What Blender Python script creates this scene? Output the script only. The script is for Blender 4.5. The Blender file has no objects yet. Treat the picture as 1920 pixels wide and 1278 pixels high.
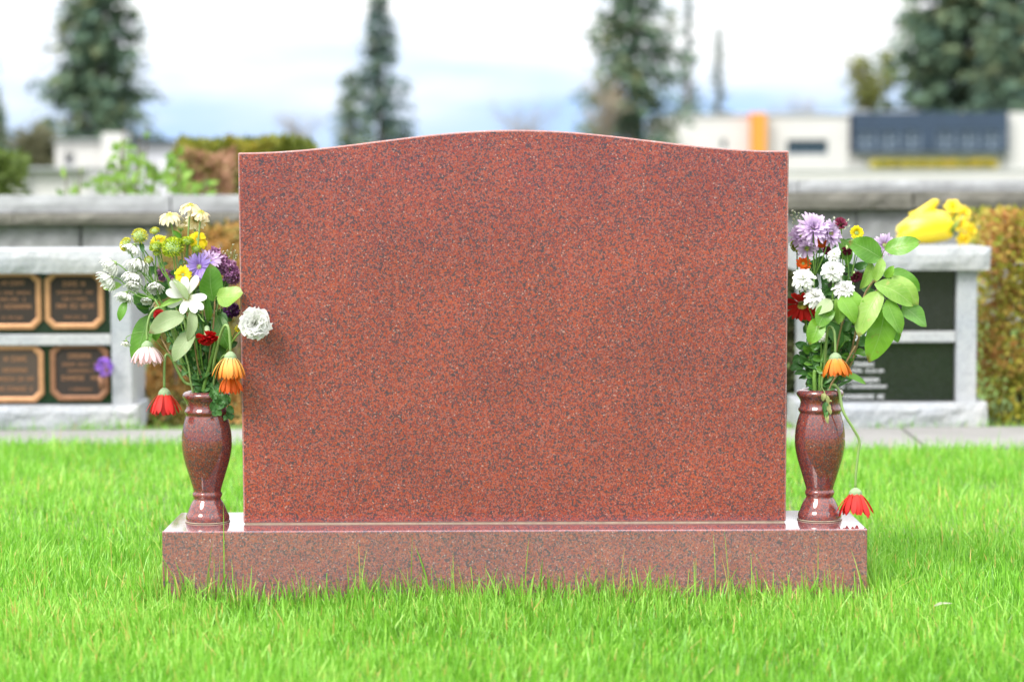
import bpy, bmesh, math, random
import numpy as np
from mathutils import Vector, Matrix, noise as mnoise

random.seed(7)
np.random.seed(7)
R = math.radians
S = bpy.context.scene
COL = S.collection

# ------------------------------------------------------------------ camera
CAM = Vector((-0.004, -4.74, 0.815))
cam_d = bpy.data.cameras.new('camera')
cam_d.lens = 85.0
cam_d.sensor_width = 36.0
cam_d.clip_start = 0.05
cam_d.clip_end = 6000
cam = bpy.data.objects.new('camera', cam_d)
COL.objects.link(cam)
CROT = Matrix.Rotation(R(90 - 3.70), 3, 'X') @ Matrix.Rotation(R(-0.2), 3, 'Z')
cam.matrix_world = Matrix.Translation(CAM) @ CROT.to_4x4()
cam_d.dof.use_dof = True
cam_d.dof.focus_distance = 4.90
cam_d.dof.aperture_fstop = 3.25
S.camera = cam
FPX = 85.0 / 36.0 * 1920.0

def W(px, py, y):
    """Where the line of sight of a photo position meets the vertical plane at depth y (metres behind the stone's face)."""
    d = CROT @ Vector(((px - 960) / FPX, -(py - 639) / FPX, -1.0))
    return CAM + d * ((y - CAM.y) / d.y)

# ------------------------------------------------------------------ sky, sun, exposure
SUN_EL, SUN_AZ = 46.0, 222.0     # azimuth clockwise from +y: sun over the camera's left shoulder
world = bpy.data.worlds.new('World')
S.world = world
world.use_nodes = True
wn, wl = world.node_tree.nodes, world.node_tree.links
wn.clear()
def wnode(t, **kw):
    n = wn.new(t)
    for k, v in kw.items():
        setattr(n, k, v)
    return n
w_out = wnode('ShaderNodeOutputWorld')
w_bg = wnode('ShaderNodeBackground')
w_bg.inputs['Strength'].default_value = 0.10
w_sky = wnode('ShaderNodeTexSky', sky_type='NISHITA', sun_disc=False)
w_sky.sun_elevation = R(SUN_EL)
w_sky.sun_rotation = R(SUN_AZ)
w_sky.air_density = 1.0
w_sky.dust_density = 0.6
w_tc = wnode('ShaderNodeTexCoord')
w_sep = wnode('ShaderNodeSeparateXYZ')
wl.new(w_tc.outputs['Generated'], w_sep.inputs[0])
# cloud deck: thin breaks low over the horizon, closed above
w_map = wnode('ShaderNodeMapping')
w_map.inputs['Scale'].default_value = (4.0, 4.0, 22.0)
w_map.inputs['Location'].default_value = (0.35, 0.2, 0.0)
wl.new(w_tc.outputs['Generated'], w_map.inputs[0])
w_noi = wnode('ShaderNodeTexNoise')
w_noi.inputs['Scale'].default_value = 1.6
w_noi.inputs['Detail'].default_value = 5
w_noi.inputs['Roughness'].default_value = 0.55
wl.new(w_map.outputs[0], w_noi.inputs['Vector'])
w_el = wnode('ShaderNodeMapRange')
w_el.interpolation_type = 'SMOOTHSTEP'
w_el.inputs['From Min'].default_value = 0.014
w_el.inputs['From Max'].default_value = 0.068
wl.new(w_sep.outputs['Z'], w_el.inputs['Value'])
w_add = wnode('ShaderNodeMath', operation='MULTIPLY_ADD')
wl.new(w_noi.outputs['Fac'], w_add.inputs[0])
w_add.inputs[1].default_value = 2.4
w_add.inputs[2].default_value = -1.18
w_sum = wnode('ShaderNodeMath', operation='ADD', use_clamp=True)
wl.new(w_add.outputs[0], w_sum.inputs[0])
wl.new(w_el.outputs[0], w_sum.inputs[1])
w_mix = wnode('ShaderNodeMix', data_type='RGBA')
wl.new(w_sum.outputs[0], w_mix.inputs['Factor'])
w_low = wnode('ShaderNodeMix', data_type='RGBA')       # hazy clear sky between the clouds
w_low.inputs['Factor'].default_value = 0.93
wl.new(w_sky.outputs[0], w_low.inputs['A'])
w_low.inputs['B'].default_value = (1.30, 2.05, 3.4, 1)
wl.new(w_low.outputs['Result'], w_mix.inputs['A'])
# overcast luminance: zenith about three times the horizon
w_ovc = wnode('ShaderNodeMix', data_type='RGBA')
w_ovc.inputs['A'].default_value = (3.1, 3.15, 3.2, 1)
w_ovc.inputs['B'].default_value = (12.6, 12.6, 12.7, 1)
wl.new(w_sep.outputs['Z'], w_ovc.inputs['Factor'])
wl.new(w_ovc.outputs['Result'], w_mix.inputs['B'])
wl.new(w_mix.outputs['Result'], w_bg.inputs['Color'])
wl.new(w_bg.outputs[0], w_out.inputs['Surface'])

sun_d = bpy.data.lights.new('sun', 'SUN')
sun_d.energy = 1.2
sun_d.angle = R(24)
sun_d.color = (1.0, 0.95, 0.87)
sun = bpy.data.objects.new('sun', sun_d)
COL.objects.link(sun)
sdir = Vector((math.sin(R(SUN_AZ)) * math.cos(R(SUN_EL)), math.cos(R(SUN_AZ)) * math.cos(R(SUN_EL)), math.sin(R(SUN_EL))))
sun.rotation_euler = sdir.to_track_quat('Z', 'Y').to_euler()

S.view_settings.view_transform = 'Standard'
S.view_settings.look = 'None'
S.view_settings.gamma = 1.0
S.view_settings.use_curve_mapping = False
S.view_settings.exposure = 1.85
S.render.engine = 'CYCLES'
S.cycles.max_bounces = 8
S.cycles.transparent_max_bounces = 8
S.cycles.caustics_reflective = False
S.cycles.caustics_refractive = False

# ------------------------------------------------------------------ material helpers
def new_mat(name):
    m = bpy.data.materials.new(name)
    m.use_nodes = True
    nt = m.node_tree
    b = nt.nodes['Principled BSDF']
    return m, nt, nt.nodes, nt.links, b, nt.nodes['Material Output']

def ramp(N, stops, interp='LINEAR'):
    r = N.new('ShaderNodeValToRGB')
    cr = r.color_ramp
    cr.interpolation = interp
    while len(cr.elements) < len(stops):
        cr.elements.new(0.5)
    for e, (p, c) in zip(cr.elements, stops):
        e.position = p
        e.color = (*c, 1) if len(c) == 3 else c
    return r

def attr(N, name):
    a = N.new('ShaderNodeAttribute')
    a.attribute_name = name
    return a

def texco(N, L, scale, kind='Object'):
    tc = N.new('ShaderNodeTexCoord')
    mp = N.new('ShaderNodeMapping')
    mp.inputs['Scale'].default_value = (scale,) * 3 if isinstance(scale, (int, float)) else scale
    L.new(tc.outputs[kind], mp.inputs[0])
    return mp

def noise_n(N, L, vec, scale, detail=3, rough=0.5):
    n = N.new('ShaderNodeTexNoise')
    n.inputs['Scale'].default_value = scale
    n.inputs['Detail'].default_value = detail
    n.inputs['Roughness'].default_value = rough
    L.new(vec, n.inputs['Vector'])
    return n

def mixc(N, L, fac, a, b, mode='MIX'):
    m = N.new('ShaderNodeMix')
    m.data_type = 'RGBA'
    m.blend_type = mode
    for sock, v in (('Factor', fac), ('A', a), ('B', b)):
        if hasattr(v, 'links') or hasattr(v, 'is_output'):
            L.new(v, m.inputs[sock])
        elif isinstance(v, (int, float)):
            m.inputs[sock].default_value = v
        else:
            m.inputs[sock].default_value = (*v, 1)
    return m.outputs['Result']

def m_granite(name, grains, scale=330, rough=0.10, cluster=0.5, dark=(0.085, 0.075, 0.085), spec=0.5, bump=0.0):
    m, nt, N, L, b, o = new_mat(name)
    mp = texco(N, L, 1.0)
    wob = noise_n(N, L, mp.outputs[0], 500, 2)
    vadd = N.new('ShaderNodeVectorMath'); vadd.operation = 'MULTIPLY_ADD'
    L.new(wob.outputs['Color'], vadd.inputs[0])
    vadd.inputs[1].default_value = (0.0022,) * 3
    L.new(mp.outputs[0], vadd.inputs[2])
    v1 = N.new('ShaderNodeTexVoronoi'); v1.inputs['Scale'].default_value = scale
    L.new(vadd.outputs[0], v1.inputs['Vector'])
    sep = N.new('ShaderNodeSeparateColor'); L.new(v1.outputs['Color'], sep.inputs[0])
    r1 = ramp(N, grains, 'CONSTANT'); L.new(sep.outputs[0], r1.inputs[0])
    # clusters of dark mica
    v2 = N.new('ShaderNodeTexVoronoi'); v2.inputs['Scale'].default_value = scale * 0.70
    L.new(vadd.outputs[0], v2.inputs['Vector'])
    sep2 = N.new('ShaderNodeSeparateColor'); L.new(v2.outputs['Color'], sep2.inputs[0])
    cl = noise_n(N, L, mp.outputs[0], 60, 3, 0.6)
    ma = N.new('ShaderNodeMath'); ma.operation = 'MULTIPLY_ADD'
    L.new(cl.outputs['Fac'], ma.inputs[0]); ma.inputs[1].default_value = 0.6
    L.new(sep2.outputs[1], ma.inputs[2])
    r2 = ramp(N, [(0.0, (0, 0, 0)), (cluster, (0, 0, 0)), (min(1, cluster + 0.07), (0.85, 0.85, 0.85))])
    mm = N.new('ShaderNodeMath'); mm.operation = 'MULTIPLY'
    L.new(ma.outputs[0], mm.inputs[0]); mm.inputs[1].default_value = 0.78
    L.new(mm.outputs[0], r2.inputs[0])
    c = mixc(N, L, r2.outputs[0], r1.outputs[0], dark)
    # slow drift of hue over the slab
    big = noise_n(N, L, mp.outputs[0], 5, 3)
    rb = ramp(N, [(0.3, (0.84, 0.86, 0.92)), (0.7, (1.10, 1.06, 1.02))]); L.new(big.outputs['Fac'], rb.inputs[0])
    c = mixc(N, L, 1.0, c, rb.outputs[0], 'MULTIPLY')
    L.new(c, b.inputs['Base Color'])
    # handling marks, dust and rain film change the polish from place to place
    pn = noise_n(N, L, mp.outputs[0], 11, 6, 0.65)
    rr_ = ramp(N, [(0.35, (rough * 0.7,) * 3), (0.75, (min(1, rough * 2.0),) * 3)]); L.new(pn.outputs['Fac'], rr_.inputs[0])
    L.new(rr_.outputs[0], b.inputs['Roughness'])
    b.inputs['Specular IOR Level'].default_value = spec
    if bump:
        bn = N.new('ShaderNodeBump'); bn.inputs['Strength'].default_value = bump; bn.inputs['Distance'].default_value = 0.004
        nn = noise_n(N, L, mp.outputs[0], 90, 5, 0.65)
        L.new(nn.outputs['Fac'], bn.inputs['Height']); L.new(bn.outputs[0], b.inputs['Normal'])
    return m

RED_GRAINS = [(0.0, (0.34, 0.074, 0.050)), (0.22, (0.27, 0.060, 0.052)), (0.40, (0.38, 0.125, 0.098)), (0.54, (0.18, 0.060, 0.066)),
              (0.66, (0.38, 0.092, 0.048)), (0.77, (0.12, 0.072, 0.086)), (0.87, (0.30, 0.125, 0.115)), (0.985, (0.44, 0.28, 0.24))]
M_RED = m_granite('red_granite', [(p, (c[0] * 0.76, c[1] * 0.70, c[2] * 0.70)) for p, c in RED_GRAINS], 430, 0.12, 0.815, dark=(0.044, 0.040, 0.050), spec=0.42)
M_REDP = m_granite('polished_red_granite', [(p, (c[0] * 0.56, c[1] * 0.52, c[2] * 0.55)) for p, c in RED_GRAINS], 440, 0.03, 0.86, dark=(0.055, 0.045, 0.055))
M_REDB = m_granite('plinth_red_granite', [(p, (c[0] * 0.68 + 0.042, c[1] * 0.78 + 0.034, c[2] * 0.86 + 0.042)) for p, c in RED_GRAINS], 430, 0.05, 0.825, dark=(0.075, 0.068, 0.090))
GREY_GRAINS = [(0.0, (0.33, 0.35, 0.37)), (0.35, (0.37, 0.39, 0.41)), (0.6, (0.30, 0.32, 0.34)), (0.8, (0.40, 0.41, 0.42)), (0.93, (0.23, 0.25, 0.27))]
M_GREY = m_granite('grey_granite', GREY_GRAINS, 300, 0.45, 0.97, dark=(0.22, 0.23, 0.24))
M_GREYR = m_granite('rock_faced_grey_granite', GREY_GRAINS, 260, 0.7, 0.95, dark=(0.26, 0.27, 0.27), bump=0.7)
M_BLACK = m_granite('black_granite', [(0.0, (0.012, 0.013, 0.014)), (0.6, (0.018, 0.02, 0.02)), (0.9, (0.03, 0.032, 0.034))], 420, 0.06, 0.97, dark=(0.01, 0.01, 0.01))

def m_plain(name, col, rough=0.5, metal=0.0, var=0.0, vscale=30, spec=0.5, bump=0.0):
    m, nt, N, L, b, o = new_mat(name)
    b.inputs['Roughness'].default_value = rough
    b.inputs['Metallic'].default_value = metal
    b.inputs['Specular IOR Level'].default_value = spec
    if var:
        mp = texco(N, L, 1.0)
        n = noise_n(N, L, mp.outputs[0], vscale, 5, 0.6)
        r = ramp(N, [(0.25, tuple(v * (1 - var) for v in col)), (0.75, tuple(min(1, v * (1 + var)) for v in col))])
        L.new(n.outputs['Fac'], r.inputs[0]); L.new(r.outputs[0], b.inputs['Base Color'])
        if bump:
            bn = N.new('ShaderNodeBump'); bn.inputs['Strength'].default_value = bump; bn.inputs['Distance'].default_value = 0.01
            L.new(n.outputs['Fac'], bn.inputs['Height']); L.new(bn.outputs[0], b.inputs['Normal'])
    else:
        b.inputs['Base Color'].default_value = (*col, 1)
    return m

def translucent(N, L, b, o, col, fac):
    t = N.new('ShaderNodeBsdfTranslucent')
    if hasattr(col, 'is_output'):
        L.new(col, t.inputs['Color'])
    else:
        t.inputs['Color'].default_value = (*col, 1)
    mx = N.new('ShaderNodeMixShader'); mx.inputs[0].default_value = fac
    L.new(b.outputs[0], mx.inputs[1]); L.new(t.outputs[0], mx.inputs[2]); L.new(mx.outputs[0], o.inputs['Surface'])

def m_petal(name, stops, rough=0.6, tl=0.35, streak=0.12, var=0.12):
    """Colour runs along the petal (t) from base to tip; streaks across it (s)."""
    m, nt, N, L, b, o = new_mat(name)
    a = attr(N, 't')
    r = ramp(N, stops); L.new(a.outputs['Fac'], r.inputs[0])
    s = attr(N, 's')
    cm = N.new('ShaderNodeCombineXYZ'); L.new(s.outputs['Fac'], cm.inputs[0])
    ob = N.new('ShaderNodeObjectInfo'); L.new(ob.outputs['Random'], cm.inputs[1])
    nz = noise_n(N, L, cm.outputs[0], 9, 2)
    rs = ramp(N, [(0.3, (1 - streak,) * 3), (0.7, (1, 1, 1))]); L.new(nz.outputs['Fac'], rs.inputs[0])
    c = mixc(N, L, 1.0, r.outputs[0], rs.outputs[0], 'MULTIPLY')
    rv = ramp(N, [(0, (1 - var,) * 3), (1, (1, 1, 1))]); L.new(ob.outputs['Random'], rv.inputs[0])
    c = mixc(N, L, 1.0, c, rv.outputs[0], 'MULTIPLY')
    L.new(c, b.inputs['Base Color'])
    b.inputs['Roughness'].default_value = rough
    b.inputs['Specular IOR Level'].default_value = 0.3
    translucent(N, L, b, o, c, tl)
    return m

def m_leaf(name, c0, c1, vein, rough=0.38, tl=0.3, spot=None):
    m, nt, N, L, b, o = new_mat(name)
    t, s = attr(N, 't'), attr(N, 's')
    mp = texco(N, L, 1.0)
    n = noise_n(N, L, mp.outputs[0], 35, 4, 0.6)
    ob = N.new('ShaderNodeObjectInfo')
    ad = N.new('ShaderNodeMath'); ad.operation = 'MULTIPLY_ADD'
    L.new(ob.outputs['Random'], ad.inputs[0]); ad.inputs[1].default_value = 0.5; L.new(n.outputs['Fac'], ad.inputs[2])
    r = ramp(N, [(0.35, c0), (1.1 if False else 0.95, c1)]); L.new(ad.outputs[0], r.inputs[0])
    # midrib and side veins from leaf coordinates
    ab = N.new('ShaderNodeMath'); ab.operation = 'ABSOLUTE'; L.new(s.outputs['Fac'], ab.inputs[0])
    rm = ramp(N, [(0.0, (1, 1, 1)), (0.05, (0, 0, 0))]); L.new(ab.outputs[0], rm.inputs[0])
    dg = N.new('ShaderNodeMath'); dg.operation = 'MULTIPLY_ADD'
    L.new(ab.outputs[0], dg.inputs[0]); dg.inputs[1].default_value = -0.22; L.new(t.outputs['Fac'], dg.inputs[2])
    ml = N.new('ShaderNodeMath'); ml.operation = 'MULTIPLY'; L.new(dg.outputs[0], ml.inputs[0]); ml.inputs[1].default_value = 9.0
    fr = N.new('ShaderNodeMath'); fr.operation = 'FRACT'; L.new(ml.outputs[0], fr.inputs[0])
    rf = ramp(N, [(0.0, (0.55,) * 3), (0.07, (0, 0, 0)), (0.93, (0, 0, 0)), (1.0, (0.55,) * 3)]); L.new(fr.outputs[0], rf.inputs[0])
    mxv = N.new('ShaderNodeMath'); mxv.operation = 'MAXIMUM'; L.new(rm.outputs[0], mxv.inputs[0]); L.new(rf.outputs[0], mxv.inputs[1])
    mv = N.new('ShaderNodeMath'); mv.operation = 'MULTIPLY'; L.new(mxv.outputs[0], mv.inputs[0]); mv.inputs[1].default_value = 0.65
    c = mixc(N, L, mv.outputs[0], r.outputs[0], vein)
    # browning creeps in from the tip and the margin
    tipn = N.new('ShaderNodeMath'); tipn.operation = 'MULTIPLY_ADD'
    L.new(n.outputs['Fac'], tipn.inputs[0]); tipn.inputs[1].default_value = 0.55; L.new(t.outputs['Fac'], tipn.inputs[2])
    tipm = N.new('ShaderNodeMapRange'); tipm.inputs['From Min'].default_value = 1.20; tipm.inputs['From Max'].default_value = 1.34
    L.new(tipn.outputs[0], tipm.inputs['Value'])
    c = mixc(N, L, tipm.outputs[0], c, (0.17, 0.085, 0.03))
    if spot:
        n2 = noise_n(N, L, mp.outputs[0], 60, 4, 0.7)
        r2 = ramp(N, [(0.60, (0, 0, 0)), (0.72, (1, 1, 1))]); L.new(n2.outputs['Fac'], r2.inputs[0])
        c = mixc(N, L, r2.outputs[0], c, spot)
    L.new(c, b.inputs['Base Color'])
    b.inputs['Roughness'].default_value = rough
    b.inputs['Specular IOR Level'].default_value = 0.35
    bn = N.new('ShaderNodeBump'); bn.inputs['Strength'].default_value = 0.35; bn.inputs['Distance'].default_value = 0.001
    L.new(mxv.outputs[0], bn.inputs['Height']); L.new(bn.outputs[0], b.inputs['Normal'])
    translucent(N, L, b, o, c, tl)
    return m

def m_random(name, stops, rough=0.6, tl=0.3, spec=0.25):
    """Each leaf, blade or floret has its own colour: attribute s, one value per piece."""
    m, nt, N, L, b, o = new_mat(name)
    a = attr(N, 's')
    r = ramp(N, stops); L.new(a.outputs['Fac'], r.inputs[0])
    L.new(r.outputs[0], b.inputs['Base Color'])
    b.inputs['Roughness'].default_value = rough
    b.inputs['Specular IOR Level'].default_value = spec
    if tl:
        translucent(N, L, b, o, r.outputs[0], tl)
    return m

# ------------------------------------------------------------------ mesh helpers
class MB:
    def __init__(self):
        self.v, self.f, self.t, self.s = [], [], [], []
    def add(self, verts, faces, t=None, s=None):
        o = len(self.v)
        self.v += [tuple(p) for p in verts]
        self.f += [tuple(i + o for i in fc) for fc in faces]
        n = len(verts)
        self.t += list(t) if t is not None else [0.0] * n
        self.s += list(s) if s is not None else [0.0] * n
    def box(self, x0, x1, y0, y1, z0, z1):
        self.add([(x0, y0, z0), (x1, y0, z0), (x1, y1, z0), (x0, y1, z0), (x0, y0, z1), (x1, y0, z1), (x1, y1, z1), (x0, y1, z1)],
                 [(0, 3, 2, 1), (4, 5, 6, 7), (0, 1, 5, 4), (1, 2, 6, 5), (2, 3, 7, 6), (3, 0, 4, 7)])
    def tube(self, pts, rads, n=6, cap=True):
        pts = [Vector(p) for p in pts]
        if isinstance(rads, (int, float)):
            rads = [rads] * len(pts)
        vs, fs, ts = [], [], []
        prev = None
        for i, p in enumerate(pts):
            d = (pts[min(i + 1, len(pts) - 1)] - pts[max(i - 1, 0)])
            if d.length < 1e-9:
                d = Vector((0, 0, 1))
            d.normalize()
            if prev is None:
                a = d.orthogonal().normalized()
            else:
                a = (prev - d * prev.dot(d))
                a = a.normalized() if a.length > 1e-6 else d.orthogonal().normalized()
            prev = a
            bb = d.cross(a)
            for k in range(n):
                an = 2 * math.pi * k / n
                vs.append(p + (a * math.cos(an) + bb * math.sin(an)) * rads[i])
                ts.append(i / max(1, len(pts) - 1))
        for i in range(len(pts) - 1):
            for k in range(n):
                fs.append((i * n + k, i * n + (k + 1) % n, (i + 1) * n + (k + 1) % n, (i + 1) * n + k))
        if cap:
            fs.append(tuple(range(n))[::-1]); fs.append(tuple((len(pts) - 1) * n + k for k in range(n)))
        self.add(vs, fs, ts)
    def lathe(self, prof, n=32, M=None):
        vs, fs = [], []
        for (r, z) in prof:
            for k in range(n):
                a = 2 * math.pi * k / n
                vs.append(Vector((r * math.cos(a), r * math.sin(a), z)))
        for i in range(len(prof) - 1):
            for k in range(n):
                fs.append((i * n + k, i * n + (k + 1) % n, (i + 1) * n + (k + 1) % n, (i + 1) * n + k))
        if M is not None:
            vs = [M @ v for v in vs]
        self.add(vs, fs, [0.5] * len(vs), [0.0] * len(vs))
    def petal(self, L, w, th0, th1, r0=0.0, phi=0.0, cup=0.15, z0=0.0, wav=0.0, twist=0.0, M=None, tip=0.22, rnd=None):
        T = (0.0, 0.22, 0.45, 0.68, 0.86, 1.0)
        er = Vector((math.cos(phi), math.sin(phi), 0)); ep = Vector((-math.sin(phi), math.cos(phi), 0)); ez = Vector((0, 0, 1))
        p = er * r0 + ez * z0
        vs, fs, ts, ss = [], [], [], []
        rr = rnd or random
        tw = rr.uniform(-twist, twist)
        for i, t in enumerate(T):
            if i:
                th = th0 + (th1 - th0) * (t + T[i - 1]) / 2
                p = p + (er * math.sin(th) + ez * math.cos(th)) * (L * (t - T[i - 1]))
            thn = th0 + (th1 - th0) * t
            nor = er * (-math.cos(thn)) + ez * math.sin(thn)
            pr = 0.38 + 0.62 * min(1, t / 0.55)
            if t > 0.7:
                pr *= max(tip, math.sqrt(max(0, 1 - ((t - 0.7) / 0.31) ** 2)))
            sd = (ep + nor * tw * t).normalized()
            hw = w * 0.5 * pr
            wv = wav * w * rr.uniform(-1, 1)
            vs += [p - sd * hw + nor * (cup * hw + wv), p, p + sd * hw + nor * (cup * hw - wv)]
            ts += [t] * 3; ss += [-1, 0, 1]
        for i in range(len(T) - 1):
            a = i * 3
            fs += [(a, a + 1, a + 4, a + 3), (a + 1, a + 2, a + 5, a + 4)]
        if M is not None:
            vs = [M @ v for v in vs]
        self.add(vs, fs, ts, ss)
    def leaf(self, B, T, w, n=(0, -1, 0.35), bend=0.08, fold=0.12, wav=0.0, a=0.6, c=0.62, nt=8, sval=None):
        B, T, n = Vector(B), Vector(T), Vector(n)
        d = T - B; Ln = d.length; d.normalize()
        side0 = d.cross(n).normalized(); nor0 = side0.cross(d).normalized()
        tw = ((math.sin(B.x * 911 + T.z * 577 + Ln * 1301 + w * 7000)) * 0.55)
        asy = 0.10 * math.sin(w * 9000 + Ln * 700)
        mx = a / (a + c); pm = mx ** a * (1 - mx) ** c
        vs, fs, ts, ss = [], [], [], []
        for i in range(nt + 1):
            t = i / nt
            tt = min(max(t, 0.004), 0.997)
            pr = tt ** a * (1 - tt) ** c / pm
            ca, sa = math.cos(tw * t), math.sin(tw * t)
            side, nor = side0 * ca + nor0 * sa, nor0 * ca - side0 * sa
            cen = B + d * (Ln * t) + side0 * (asy * w * math.sin(math.pi * t)) + nor0 * (bend * Ln * math.sin(math.pi * t))
            for s in (-1, -0.5, 0, 0.5, 1):
                wv = wav * w * math.sin(t * 9 + s * 3 + Ln * 400) * abs(s)
                vs.append(cen + side * (w * 0.5 * pr * s) + nor * (fold * w * pr * abs(s) + wv))
                ts.append(t); ss.append(s if sval is None else sval)
        for i in range(nt):
            for k in range(4):
                q = i * 5 + k
                fs.append((q, q + 1, q + 6, q + 5))
        self.add(vs, fs, ts, ss)
    def card(self, p, d, n, L, w, sval):
        """a small pointed leaf: diamond of two triangles folded along its rib"""
        d = Vector(d).normalized(); n = Vector(n)
        side = d.cross(n)
        side = side.normalized() if side.length > 1e-6 else d.orthogonal().normalized()
        nn = side.cross(d)
        p = Vector(p)
        self.add([p, p + d * L * 0.45 + side * w * 0.5 + nn * w * 0.15, p + d * L, p + d * L * 0.45 - side * w * 0.5 + nn * w * 0.15],
                 [(0, 1, 2), (0, 2, 3)], (0, 0.5, 1, 0.5), (sval,) * 4)
    def blob(self, c, r, sval=0.0, n=6, m=4, jit=0.0):
        vs, fs = [], []
        c = Vector(c)
        for i in range(m + 1):
            ph = math.pi * i / m
            for k in range(n):
                a = 2 * math.pi * k / n
                q = 1 + random.uniform(-jit, jit)
                vs.append(c + Vector((r * math.sin(ph) * math.cos(a), r * math.sin(ph) * math.sin(a), r * math.cos(ph))) * q)
        for i in range(m):
            for k in range(n):
                fs.append((i * n + k, (i + 1) * n + k, (i + 1) * n + (k + 1) % n, i * n + (k + 1) % n))
        self.add(vs, fs, [0.5] * len(vs), [sval] * len(vs))
    def mesh(self, name, mat, smooth=True):
        me = bpy.data.meshes.new(name)
        me.from_pydata(self.v, [], self.f)
        for nm, dat in (('t', self.t), ('s', self.s)):
            at = me.attributes.new(nm, 'FLOAT', 'POINT')
            at.data.foreach_set('value', np.array(dat, dtype=np.float32))
        if smooth:
            me.polygons.foreach_set('use_smooth', np.ones(len(me.polygons), dtype=bool))
        me.materials.append(mat)
        me.update()
        return me
    def build(self, name, mat, parent=None, smooth=True, M=None):
        return link(name, self.mesh(name, mat, smooth), parent, M)

def link(name, me, parent=None, M=None):
    o = bpy.data.objects.new(name, me)
    COL.objects.link(o)
    if parent is not None:
        o.parent = parent
    if M is not None:
        o.matrix_local = M
    return o

def tag(o, label=None, cat=None, group=None, kind=None):
    if label: o['label'] = label
    if cat: o['category'] = cat
    if group: o['group'] = group
    if kind: o['kind'] = kind
    return o

def empty(name, loc, label=None, cat=None, group=None):
    o = bpy.data.objects.new(name, None)
    o.empty_display_size = 0.05
    COL.objects.link(o)
    o.location = loc
    return tag(o, label, cat, group)

def bevel(o, w, seg=2):
    m = o.modifiers.new('bevel', 'BEVEL'); m.width = w; m.segments = seg; m.limit_method = 'ANGLE'; m.angle_limit = R(40)
    return o

def box_obj(name, mat, x0, x1, y0, y1, z0, z1, parent=None, bev=0.0, smooth=False, origin=None):
    """box whose own origin is the centre of its footprint (relative to the parent's origin)"""
    cx, cy = (x0 + x1) / 2, (y0 + y1) / 2
    mb = MB(); mb.box(x0 - cx, x1 - cx, y0 - cy, y1 - cy, 0, z1 - z0)
    o = mb.build(name, mat, parent, smooth, Matrix.Translation((cx, cy, z0)))
    if bev: bevel(o, bev)
    return o

def rough_box(name, mat, x0, x1, y0, y1, z0, z1, parent=None, step=0.03, amp=0.008, seed=0, flat_top=True):
    """stone with a rock-faced (pitched) surface"""
    bm = bmesh.new()
    nx, ny, nz = (max(2, round(v / step)) for v in (x1 - x0, y1 - y0, z1 - z0))
    vd = {}
    def vert(i, j, k):
        if (i, j, k) not in vd:
            p = Vector((x0 + (x1 - x0) * i / nx, y0 + (y1 - y0) * j / ny, z0 + (z1 - z0) * k / nz))
            q = p + Vector((seed * 3.1, 0, 0))
            e = (i in (0, nx)) + (j in (0, ny)) + (k in (0, nz))
            dv = Vector((mnoise.noise(q * 9), mnoise.noise(q * 9 + Vector((5, 1, 2))), mnoise.noise(q * 9 + Vector((1, 7, 3)))))
            dv += 0.6 * Vector((mnoise.noise(q * 31), mnoise.noise(q * 31 + Vector((5, 1, 2))), mnoise.noise(q * 31 + Vector((1, 7, 3)))))
            if e == 1 and j == 0: dv.y -= 0.7
            if e >= 2: dv *= 0.6
            if k == nz and flat_top or k == 0: dv.z = 0
            vd[(i, j, k)] = bm.verts.new(p + dv * amp)
        return vd[(i, j, k)]
    for i in range(nx):
        for j in range(ny):
            for k, flip in ((0, True), (nz, False)):
                q = [vert(i, j, k), vert(i + 1, j, k), vert(i + 1, j + 1, k), vert(i, j + 1, k)]
                bm.faces.new(q[::-1] if flip else q)
    for i in range(nx):
        for k in range(nz):
            for j, flip in ((0, False), (ny, True)):
                q = [vert(i, j, k), vert(i + 1, j, k), vert(i + 1, j, k + 1), vert(i, j, k + 1)]
                bm.faces.new(q[::-1] if flip else q)
    for j in range(ny):
        for k in range(nz):
            for i, flip in ((0, True), (nx, False)):
                q = [vert(i, j, k), vert(i, j + 1, k), vert(i, j + 1, k + 1), vert(i, j, k + 1)]
                bm.faces.new(q[::-1] if flip else q)
    me = bpy.data.meshes.new(name); bm.to_mesh(me); bm.free()
    me.materials.append(mat)
    return link(name, me, parent)

def spline(pts, k=5):
    pts = [Vector(p) for p in pts]
    if len(pts) < 3:
        return pts
    P = [pts[0] * 2 - pts[1]] + pts + [pts[-1] * 2 - pts[-2]]
    out = []
    for i in range(1, len(P) - 2):
        a, b, c, d = P[i - 1], P[i], P[i + 1], P[i + 2]
        for j in range(k):
            t = j / k
            out.append(0.5 * ((2 * b) + (c - a) * t + (2 * a - 5 * b + 4 * c - d) * t * t + (3 * b - a - 3 * c + d) * t ** 3))
    out.append(pts[-1])
    return out

# ================================================================== THE SETTING
M_SOIL = m_plain('turf_soil', (0.085, 0.14, 0.03), 0.95, var=0.5, vscale=14)
def m_ground2():
    m, nt, N, L, b, o = new_mat('far_gravel_and_turf')
    mp = texco(N, L, 1.0)
    n1 = noise_n(N, L, mp.outputs[0], 0.12, 5, 0.6)
    r1 = ramp(N, [(0.42, (0.15, 0.148, 0.135)), (0.52, (0.085, 0.125, 0.045))]); L.new(n1.outputs['Fac'], r1.inputs[0])
    n2 = noise_n(N, L, mp.outputs[0], 6, 5, 0.7)
    r2 = ramp(N, [(0.3, (0.7, 0.7, 0.7)), (0.7, (1.2, 1.2, 1.2))]); L.new(n2.outputs['Fac'], r2.inputs[0])
    L.new(mixc(N, L, 1.0, r1.outputs[0], r2.outputs[0], 'MULTIPLY'), b.inputs['Base Color'])
    b.inputs['Roughness'].default_value = 0.95
    return m
M_LAWN2 = m_ground2()
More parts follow.
